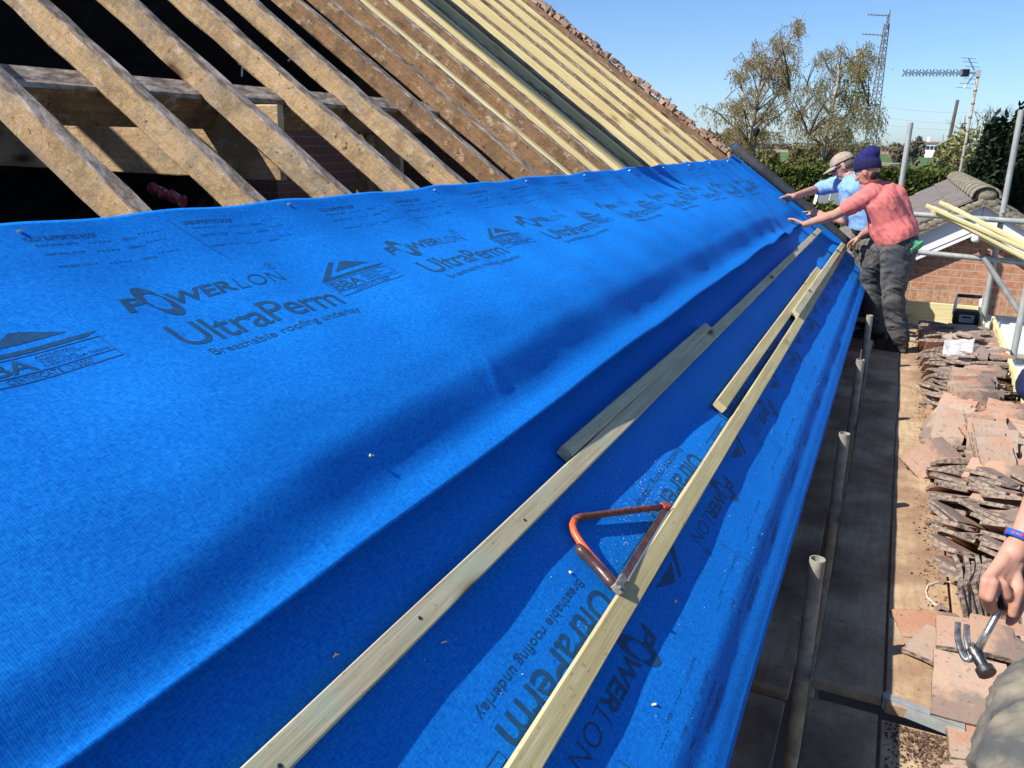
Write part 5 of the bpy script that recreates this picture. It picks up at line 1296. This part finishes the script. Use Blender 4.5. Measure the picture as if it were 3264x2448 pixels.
for a, e, w, k, nr, tt in ((shL, elL, wrL, knL, RN, 1), (shR, elR, wrR, knR, Vector((.2, -.5, .8)), -1)):
    capsules(mb, [(ch1.lerp(a, .6), .075), (a, .062), (a.lerp(e, .5), .050), (e, .042), (e.lerp(w, .3), .043), (w, .028)])
    hand(mb, w, k, nr, .72 if a is shL else .8, 1.05, tt)
capsules(mb, [(hpL, .10), (kneL, .06), (ankL, .045)]); capsules(mb, [(hpR, .10), (kneR, .06), (ankR, .045)])
fuse('body', mb, .005, SKIN, pink, 2)
mb = MB()
capsules(mb, [(nk + Vector((.01, 0, -.02)), .072), (ch1, .150), (ch2, .158), (wst, .165), (P4(1115, 815, 7.58), .165)], 18)
capsules(mb, [(P4(1010, 560, 7.45), .13), (P4(1070, 700, 7.48), .135), (P4(1120, 800, 7.46), .14)]); capsules(mb, [(P4(1030, 540, 7.78), .13), (P4(1090, 690, 7.74), .14), (P4(1110, 800, 7.72), .14)])
capsules(mb, [(P4(1105, 500, 7.6), .09), (P4(1160, 640, 7.6), .08), (P4(1190, 740, 7.58), .08)])
capsules(mb, [(P4(960, 650, 7.55), .075), (P4(985, 780, 7.54), .075), (P4(1020, 900, 7.52), .045)])
for a, e in ((shL, elL), (shR, elR)):
    capsules(mb, [(ch1.lerp(a, .45), .10), (a, .084), (a.lerp(e, .42), .072), (a.lerp(e, .70 if a is shL else .55), .066)])
fuse('t_shirt', mb, .0075, PINKT, pink, 3, .0075, 8, 3, (1, 1, .75), cut=[(P4(1140, 862, 7.5), Vector((.48, -.1, -.85))), (elL.lerp(shL, .26), (elL - shL).normalized())])
mb = MB()
capsules(mb, [(pel + Vector((.0, .0, .02)), .150), (P4(1120, 880, 7.55), .155)], 18)
for h, k, a, s in ((hpL, kneL, ankL, 1), (hpR, kneR, ankR, 1)):
    capsules(mb, [(h, .128), (h.lerp(k, .45), .108), (k, .085), (k.lerp(a, .35), .082), (k.lerp(a, .75), .078), (a + Vector((0, 0, .02)), .078)], 16)
capsules(mb, [(P4(1215, 880, 7.55), .07), (P4(1195, 1000, 7.52), .06)])
fuse('trousers', mb, .0085, JEANS, pink, 2, .011, 9, 8, fold=(.9, .3, -.35))
for a, n_ in ((ankL, 0), (ankR, 1)):
    mb = MB(); f = Vector((-.93, .3, 0)).normalized(); base = Vector((a.x, a.y, .0)); l = Vector((0, 0, 1)).cross(f)
    mb.ball(base + Vector((0, 0, .06)) - f * .02, (.07, .045, .06), 12, 8, (f, l, Vector((0, 0, 1)))); mb.ball(base + f * .10 + Vector((0, 0, .045)), (.095, .046, .042), 12, 8, (f, l, Vector((0, 0, 1)))); mb.ball(base + Vector((0, 0, .11)), .055, 12, 8)
    mb.box(base + f * .05 + Vector((0, 0, .014)), (.26, .085, .022), (f, l, Vector((0, 0, 1)))); fuse('boot', mb, .008, BOOT, pink, 2)
def knit(c, f, up, parent, r=.101):
    f = Vector(f).normalized(); up = (Vector(up) - f * Vector(up).dot(f)).normalized(); l = up.cross(f); ax = (f, l, up)
    mb = MB(); mb.ball(c + up * .055, (r * .98, r * .88, r), 20, 12, ax); mb.ball(c + up * .105 - f * .025, (r * .85, r * .78, r * .62), 18, 10, ax); mb.ball(c + up * .14 - f * .05, (r * .5, r * .45, r * .32), 14, 8, ax)
    o = fuse('knitted_hat', mb, .006, NAVYK, parent, 2, .0035, 22, 2, (1, 1, .5), cut=[(c + up * .012 - f * .0, -up + f * .12)])
    m2 = MB(); n = 28; vs = []
    for j, (z, rr) in enumerate(((-.012, 1.0), (-.008, 1.05), (.03, 1.07), (.062, 1.04), (.066, .99))):
        vs += [c + up * (z - f.dot(f) * 0 + .010 * math.cos(2 * PI * k / n)) + f * (math.cos(2 * PI * k / n) * r * rr) + l * (math.sin(2 * PI * k / n) * r * .88 * rr) for k in range(n)]
    fs = [(j * n + k, j * n + (k + 1) % n, (j + 1) * n + (k + 1) % n, (j + 1) * n + k) for j in range(4) for k in range(n)]
    m2.add(vs, fs); b = m2.build('hat_band', NAVYD, None, True); b.parent = o
knit(hd + Vector((0, 0, .012)), (-.82, .38, -.30), (.05, .05, 1), pink)
mb = MB(); f = Vector((-.82, .38, -.42)).normalized(); mb.ball(hd - f * .05 - Vector((0, 0, .05)), (.055, .06, .05), 12, 8); fuse('hair', mb, .006, HAIRD, pink, 1, .003, 60)
for sg in (-1, 1):
    l = Vector((0, 0, 1)).cross(f).normalized(); mb = MB(); mb.ball(hd + f * .082 + l * sg * .032 + Vector((0, 0, .004)), .011, 8, 6); mb.build('eye', EYE, pink, True)
# rubber glove hanging from the back pocket
gl = P4(1260, 880, 7.42); mb = MB(); capsules(mb, [(gl + Vector((-.04, 0, .02)), .03), (gl + Vector((.02, 0, .0)), .036)])
for i in range(5): capsules(mb, [(gl + Vector((.01 * i - .03, -.01, -.01)), .014), (gl + Vector((.022 * i - .04, -.03, -.05 + .02 * i)), .012), (gl + Vector((.026 * i - .045, -.02, -.095 + .03 * i)), .010)], 8)
tag(fuse('rubber_glove', mb, .006, GLOVE, None, 2, .002, 20), 'green rubber glove hanging out of the back pocket of the grey work trousers', 'glove')

# --- worker in the pale blue shirt
Yb = 8.38
blue = empty('person', (.0, Yb, .0), 'person in pale blue shirt and beige cap, reaching over the roof edge, pencil in hand', 'person')
hb = P4(705, 262, 8.42); nb = P4(752, 345, 8.40); c1 = P4(800, 450, 8.40); c2_ = P4(830, 590, 8.38); w2_ = P4(865, 720, 8.36); pb = P4(900, 800, 8.36)
sL = P4(795, 455, 8.18); sR = P4(690, 400, 8.58); eR = P4(505, 445, 8.72); wR = rpt(322, 500, .15); kR = rpt(258, 524, .055)
eL = P4(712, 690, 8.30); wL = P4(530, 645, 8.50); kL = P4(465, 622, 8.55)
hL = P4(930, 880, 8.28); hR = P4(880, 870, 8.48); kn1 = P4(915, 1150, 8.26); kn2 = P4(880, 1140, 8.46); a1 = Vector((-.0, 8.30, .1)); a2 = Vector((-.14, 8.46, .1))
mb = MB(); fb = Vector((-.86, .12, -.5)); head(mb, hb, fb, (-.45, .1, .9))
capsules(mb, [(hb + Vector((.03, 0, -.06)), .056), (nb, .058), (c1, .12), (c2_, .12), (w2_, .12), (pb, .12)])
for a, e, w, k, nr, tt, cu in ((sL, eL, wL, kL, Vector((-.1, -.6, .7)), 1, .85), (sR, eR, wR, kR, RN, -1, .62)):
    capsules(mb, [(c1.lerp(a, .6), .075), (a, .06), (a.lerp(e, .5), .050), (e, .042), (e.lerp(w, .3), .042), (w, .028)]); hand(mb, w, k, nr, cu, 1.0, tt)
capsules(mb, [(hL, .10), (kn1, .06), (a1, .045)]); capsules(mb, [(hR, .10), (kn2, .06), (a2, .045)])
fuse('body', mb, .005, SKIN, blue, 2)
mb = MB()
capsules(mb, [(nb + Vector((.01, 0, -.02)), .068), (c1, .145), (c2_, .150), (w2_, .150), (P4(880, 770, 8.36), .150)], 18)
capsules(mb, [(P4(800, 440, 8.25), .11), (P4(840, 600, 8.26), .12), (P4(870, 740, 8.26), .12)]); capsules(mb, [(P4(760, 440, 8.52), .11), (P4(800, 600, 8.5), .12), (P4(860, 740, 8.48), .12)])
for a, e, t in ((sL, eL, .72), (sR, eR, .92)):
    capsules(mb, [(c1.lerp(a, .4), .10), (a, .083), (a.lerp(e, .45), .072), (a.lerp(e, t), .064)])
fuse('shirt', mb, .0075, BLUET, blue, 3, .0075, 8, 5, (1, 1, .8), cut=[(P4(870, 765, 8.3), Vector((-.15, 0, -1)))])
mb = MB(); capsules(mb, [(pb, .14), (P4(900, 850, 8.37), .14)], 16)
for h, k, a in ((hL, kn1, a1), (hR, kn2, a2)): capsules(mb, [(h, .115), (h.lerp(k, .5), .10), (k, .08), (k.lerp(a, .5), .075), (a + Vector((0, 0, .02)), .072)], 14)
fuse('trousers', mb, .009, JEANB, blue, 2, .010, 9, 4, fold=(.9, .3, -.35))
for a in (a1, a2):
    mb = MB(); f = Vector((-.9, .3, 0)).normalized(); base = Vector((a.x, a.y, .0)); l = Vector((0, 0, 1)).cross(f); Z = Vector((0, 0, 1))
    mb.ball(base + Z * .06 - f * .02, (.07, .045, .06), 12, 8, (f, l, Z)); mb.ball(base + f * .10 + Z * .045, (.095, .046, .042), 12, 8, (f, l, Z)); mb.ball(base + Z * .11, .055, 12, 8); mb.box(base + f * .05 + Z * .014, (.26, .085, .022), (f, l, Z)); fuse('boot', mb, .008, BOOT, blue, 2)
# cap: dome and curved peak; short hair; sunglasses pushed on the face
fb = fb.normalized(); ub = Vector((-.45, .1, .9)); ub = (ub - fb * ub.dot(fb)).normalized(); lb = ub.cross(fb)
mb = MB(); mb.ball(hb + ub * .035, (.112, .090, .088), 20, 12, (fb, lb, ub))
cp = fuse('cap', mb, .006, CAPM, blue, 1, cut=[(hb + ub * .03, -ub)])
mb = MB(); n = 14; vs = []
for j in range(5):
    for k in range(n + 1):
        a = -1.15 + 2.3 * k / n; r = .098 + .085 * j / 4 * math.cos(a * .75)
        vs.append(hb + ub * (.036 - .022 * (j / 4) - .020 * abs(math.sin(a)) ** 1.5) + fb * (r * math.cos(a) * 1.08) + lb * (math.sin(a) * .088))
mb.add(vs, [(j * (n + 1) + k, j * (n + 1) + k + 1, (j + 1) * (n + 1) + k + 1, (j + 1) * (n + 1) + k) for j in range(4) for k in range(n)])
pk = mb.build('cap_peak', CAPM, None, True); pk.parent = cp; pk.modifiers.new('s', 'SOLIDIFY').thickness = .004
mb = MB(); mb.ball(hb - fb * .035 - ub * .01, (.072, .080, .062), 14, 10, (fb, lb, ub)); fuse('hair', mb, .006, HAIR, blue, 1, .002, 60)
mb = MB()
for sg in (-1, 1):
    mb.ball(hb + fb * .092 + lb * sg * .034 + ub * .002, (.008, .028, .018), 10, 6, (fb, lb, ub)); mb.tube([hb + fb * .085 + lb * sg * .064, hb + fb * .0 + lb * sg * .086 + ub * .002], .004, 6)
tag(mb.build('sunglasses', BLKP, None, True), 'dark sunglasses worn under the beige cap', 'sunglasses')
mb = MB(); q = kL + Vector((-.03, -.02, .0)); mb.tube([q + Vector((.07, .0, .012)), q + Vector((-.05, .0, -.002)), q + Vector((-.068, .0, -.004))], [.004, .004, .001], 6)
tag(mb.build('pencil', simple('yellow_pencil', (.55, .42, .16), (.6, .48, .2), 10, .5, bs=0), None), 'short carpenter pencil held by the worker in the beige cap', 'pencil')

# --- third worker at the right edge: forearm, fist with hammer, grey knee
third = empty('person', (1.12, 2.15, -.04), 'person at the right edge with navy sleeve, dusty grey knee, fist round a hammer', 'person')
HD = 2.12
wr3 = atD(gh(650, 330), HD); kn3 = atD(gh(520, 545), HD - .05)
el3 = atD(gh(900, -150), HD + .02); sh3 = atD(gh(1120, -560), HD + .10)
mb = MB()
capsules(mb, [(sh3, .062), (sh3.lerp(el3, .5), .054), (el3, .046), (el3.lerp(wr3, .35), .046), (el3.lerp(wr3, .75), .035), (wr3, .029), (wr3.lerp(kn3, .3), .031)], 16)
ht = atD(gh(618, 560), HD - .02); hb3 = atD(gh(398, 965), HD - .02); hx = (ht - hb3).normalized()      # hammer shaft axis
tocam = (Vector(O3) - kn3).normalized(); right = hx.cross(tocam).normalized()
# back of the hand
for t in range(4):
    q = atD(gh(455 + t * 46, 545 + t * 14), HD - .055 + t * .006); capsules(mb, [(wr3.lerp(q, .12) + right * (t - 1.5) * .006, .021), (wr3.lerp(q, .6), .019), (q, .0145)], 10)
# four fingers curl round the shaft, seen from the back of the hand
F = [[(450, 560, -.062), (438, 640, -.058), (460, 715, -.020), (505, 735, .022), (540, 705, .032)],
     [(492, 570, -.070), (470, 655, -.068), (492, 725, -.024), (535, 742, .018), (570, 712, .030)],
     [(548, 582, -.064), (575, 640, -.062), (588, 700, -.030), (590, 740, .014), (592, 715, .026)],
     [(598, 592, -.046), (625, 650, -.046), (628, 705, -.030), (625, 740, .006), (620, 720, .02)]]
for fi, c in enumerate(F[:3]):
    capsules(mb, [(atD(gh(x, y), HD + d), r) for (x, y, d), r in zip(c, (.0150, .0135, .0120, .0108, .0100))], 10)
capsules(mb, [(atD(gh(x, y), HD + d), r) for (x, y, d), r in zip(((620, 520, -.03), (640, 600, -.055), (615, 700, -.058), (606, 750, -.052)), (.017, .0155, .0135, .0125))], 10)   # nearest finger
capsules(mb, [(atD(gh(x, y), HD + d), r) for (x, y, d), r in zip(((655, 560, .0), (648, 690, -.012), (610, 775, -.018), (588, 800, -.020)), (.019, .016, .0135, .011))], 10)           # thumb
hips = Vector((1.18, 2.05, .42)); k3 = atD(gh(800, 1150), 1.62); ft = Vector((.66, 1.75, .03)); ch3 = Vector((1.22, 2.32, .95)); nk3 = Vector((1.16, 2.45, 1.22)); h3 = Vector((1.12, 2.50, 1.38))
k3b = Vector((.98, 2.6, .16)); ft3b = Vector((1.45, 2.35, .02))
capsules(mb, [(sh3, .07), (ch3 + Vector((-.1, .05, .12)), .10), (ch3, .14), (hips, .14)]); capsules(mb, [(ch3 + Vector((0, .05, .12)), .10), (nk3, .058), (h3 - Vector((0, 0, .05)), .055)])
capsules(mb, [(hips, .11), (k3 + Vector((.06, 0, -.03)), .06), (ft, .045)]); capsules(mb, [(hips, .11), (k3b, .065), (ft3b, .045)])
sh3b = Vector((1.42, 2.45, 1.05)); el3b = Vector((1.52, 2.7, .80)); wr3b = Vector((1.32, 2.85, .62)); capsules(mb, [(ch3, .1), (sh3b, .06), (el3b, .046), (wr3b, .03)]); hand(mb, wr3b, wr3b + Vector((-.08, .02, -.03)), (0, 0, 1), .6)
head(mb, h3 + Vector((0, 0, .04)), (-.75, .5, -.45), (0, 0, 1))
fuse('body', mb, .0045, SKIN, third, 3)
mb = MB(); capsules(mb, [(sh3, .085), (sh3.lerp(el3, .45), .078), (atD(gh(800, -610), HD + .06), .066)]); capsules(mb, [(sh3, .10), (ch3, .17), (ch3.lerp(hips, .6), .17)]); capsules(mb, [(ch3, .15), (sh3b, .09), (sh3b.lerp(el3b, .6), .07)])
fuse('shirt', mb, .010, NAVYS, third, 2, .008, 8)
mb = MB(); kc = atD(gh(800, 1180), 1.62)
capsules(mb, [(hips, .16), (hips.lerp(kc, .5), .125), (kc + Vector((.02, 0, -.01)), .080), (atD(gh(800, 1340), 1.56), .092), (atD(gh(780, 1700), 1.44), .110), (atD(gh(770, 2100), 1.38), .10)], 20)
capsules(mb, [(hips, .15), (hips.lerp(k3b, .5), .12), (k3b, .09), (ft3b, .075)], 16)
fuse('trousers', mb, .008, JEANB, third, 2, .009, 13, 6, fold=(.8, .2, .5))
mb = MB()
for k in range(2):
    pass
d3 = (wr3 - el3).normalized(); q = atD(gh(652, 305), HD); a = d3.orthogonal().normalized(); b = d3.cross(a); n = 26; vs = []
for (z, r) in ((-.0085, .0365), (-.0085, .0385), (.0085, .0375), (.0085, .0355)):
    vs += [q + d3 * z + (a * math.cos(2 * PI * k / n) + b * math.sin(2 * PI * k / n)) * r for k in range(n)]
mb.add(vs, [(j * n + k, j * n + (k + 1) % n, ((j + 1) % 4) * n + (k + 1) % n, ((j + 1) % 4) * n + k) for j in range(4) for k in range(n)])
wb = mb.build('wristband', simple('blue_band', (.02, .10, .50), (.03, .14, .6), 10, .4, bs=0), None, True)
tag(wb, 'blue wristband with red dots on the forearm holding the hammer', 'wristband')
mb = MB()
for k in range(0, n, 3):
    p = q + (a * math.cos(2 * PI * k / n) + b * math.sin(2 * PI * k / n)) * .0375; nn = (p - q).normalized(); mb.tube([p - nn * .001, p + nn * .0014], .0048, 10)
o = mb.build('red_dot', RED, None); o.parent = wb
for (x, y, dep) in ((604, 768, -.066), (586, 806, -.030)):
    mb = MB(); c = atD(gh(x, y), HD + dep); mb.ball(c, (.0075, .0055, .003), 10, 6, (right, hx.cross(right), tocam)); mb.build('fingernail', simple('nail', (.55, .36, .29), (.6, .42, .34), 20, .35, bs=0), third, True)
CLAWM = simple('scuffed_steel', (.12, .125, .135), (.34, .36, .38), 60, .45, .7, .1)
# claw hammer in the fist
ham = empty('claw_hammer', hb3, 'worn steel claw hammer held in the fist above the tiles', 'hammer')
mb = MB(); top = ht + hx * .10; mb.tube([hb3, hb3.lerp(ht, .3), hb3.lerp(ht, .55), hb3.lerp(ht, .62)], [.0105, .0085, .009, .009], 14); mb.build('shaft', BRIGHTS, ham, True)
mb = MB(); mb.tube([hb3.lerp(ht, .62), hb3.lerp(ht, .75), ht, top], [.0125, .0145, .0145, .016], 14); mb.build('grip', BLKP, ham, True)
eye = atD(gh(388, 985), HD - .02); face = atD(gh(452, 1095), HD - .06); cl0 = atD(gh(345, 1020), HD - .02)
mb = MB(); fd = (face - eye).normalized(); mb.tube([eye - fd * .012, eye + fd * .012, eye + fd * .022, face - fd * .016, face - fd * .013, face + fd * .004, face + fd * .007], [.019, .018, .0145, .015, .022, .023, .020], 18)
mb.box(eye, (.034, .026, .028), (fd, hx, fd.cross(hx)))
o = mb.build('hammer_face', DARKS, ham, True); o.data.set_sharp_from_angle(angle=rad(40))
def loft(mb, ps, ws, ts, side):
    vs = []; fs = []; n = len(ps)
    for i in range(n):
        d = (ps[min(i + 1, n - 1)] - ps[max(i - 1, 0)]).normalized(); sd = (side - d * side.dot(d)).normalized(); u = d.cross(sd)
        w, t = ws[i] / 2, ts[i] / 2
        vs += [ps[i] + sd * a * w + u * c * t for a, c in ((-1, -.6), (-.6, -1), (.6, -1), (1, -.6), (1, .6), (.6, 1), (-.6, 1), (-1, .6))]
    for i in range(n - 1):
        for k in range(8): fs.append((i * 8 + k, i * 8 + (k + 1) % 8, (i + 1) * 8 + (k + 1) % 8, (i + 1) * 8 + k))
    fs.append(tuple(range(8))); fs.append(tuple((n - 1) * 8 + k for k in range(8))); mb.add(vs, fs)
def spline(pts, m=5):
    out = []
    for i in range(len(pts) - 1):
        p0, p1, p2, p3 = pts[max(i - 1, 0)], pts[i], pts[i + 1], pts[min(i + 2, len(pts) - 1)]
        for j in range(m):
            t = j / m; out.append(.5 * ((2 * p1) + (p2 - p0) * t + (2 * p0 - 5 * p1 + 4 * p2 - p3) * t * t + (3 * p1 - p0 - 3 * p2 + p3) * t ** 3))
    return out + [pts[-1]]
cside = (atD(gh(340, 900), HD) - atD(gh(290, 900), HD)).normalized()
for k, (xa, ya, xb, yb, xc, yc) in enumerate(((318, 1000, 285, 900, 283, 797), (358, 985, 336, 900, 336, 812))):
    ps = spline([eye + cside * (.004 * (2 * k - 1)), atD(gh((xa + 385) / 2, 1015), HD - .022), atD(gh(xa, ya), HD - .016), atD(gh(xb, yb), HD + .0), atD(gh(xc, yc), HD + .010)])
    q = len(ps); mb = MB(); loft(mb, ps, [.017 + .001 * math.sin(PI * i / q) - .003 * (i / q) for i in range(q)], [.024 - .020 * (i / (q - 1)) ** .8 for i in range(q)], cside)
    o = mb.build('claw', CLAWM, ham, True); o.data.set_sharp_from_angle(angle=rad(35))
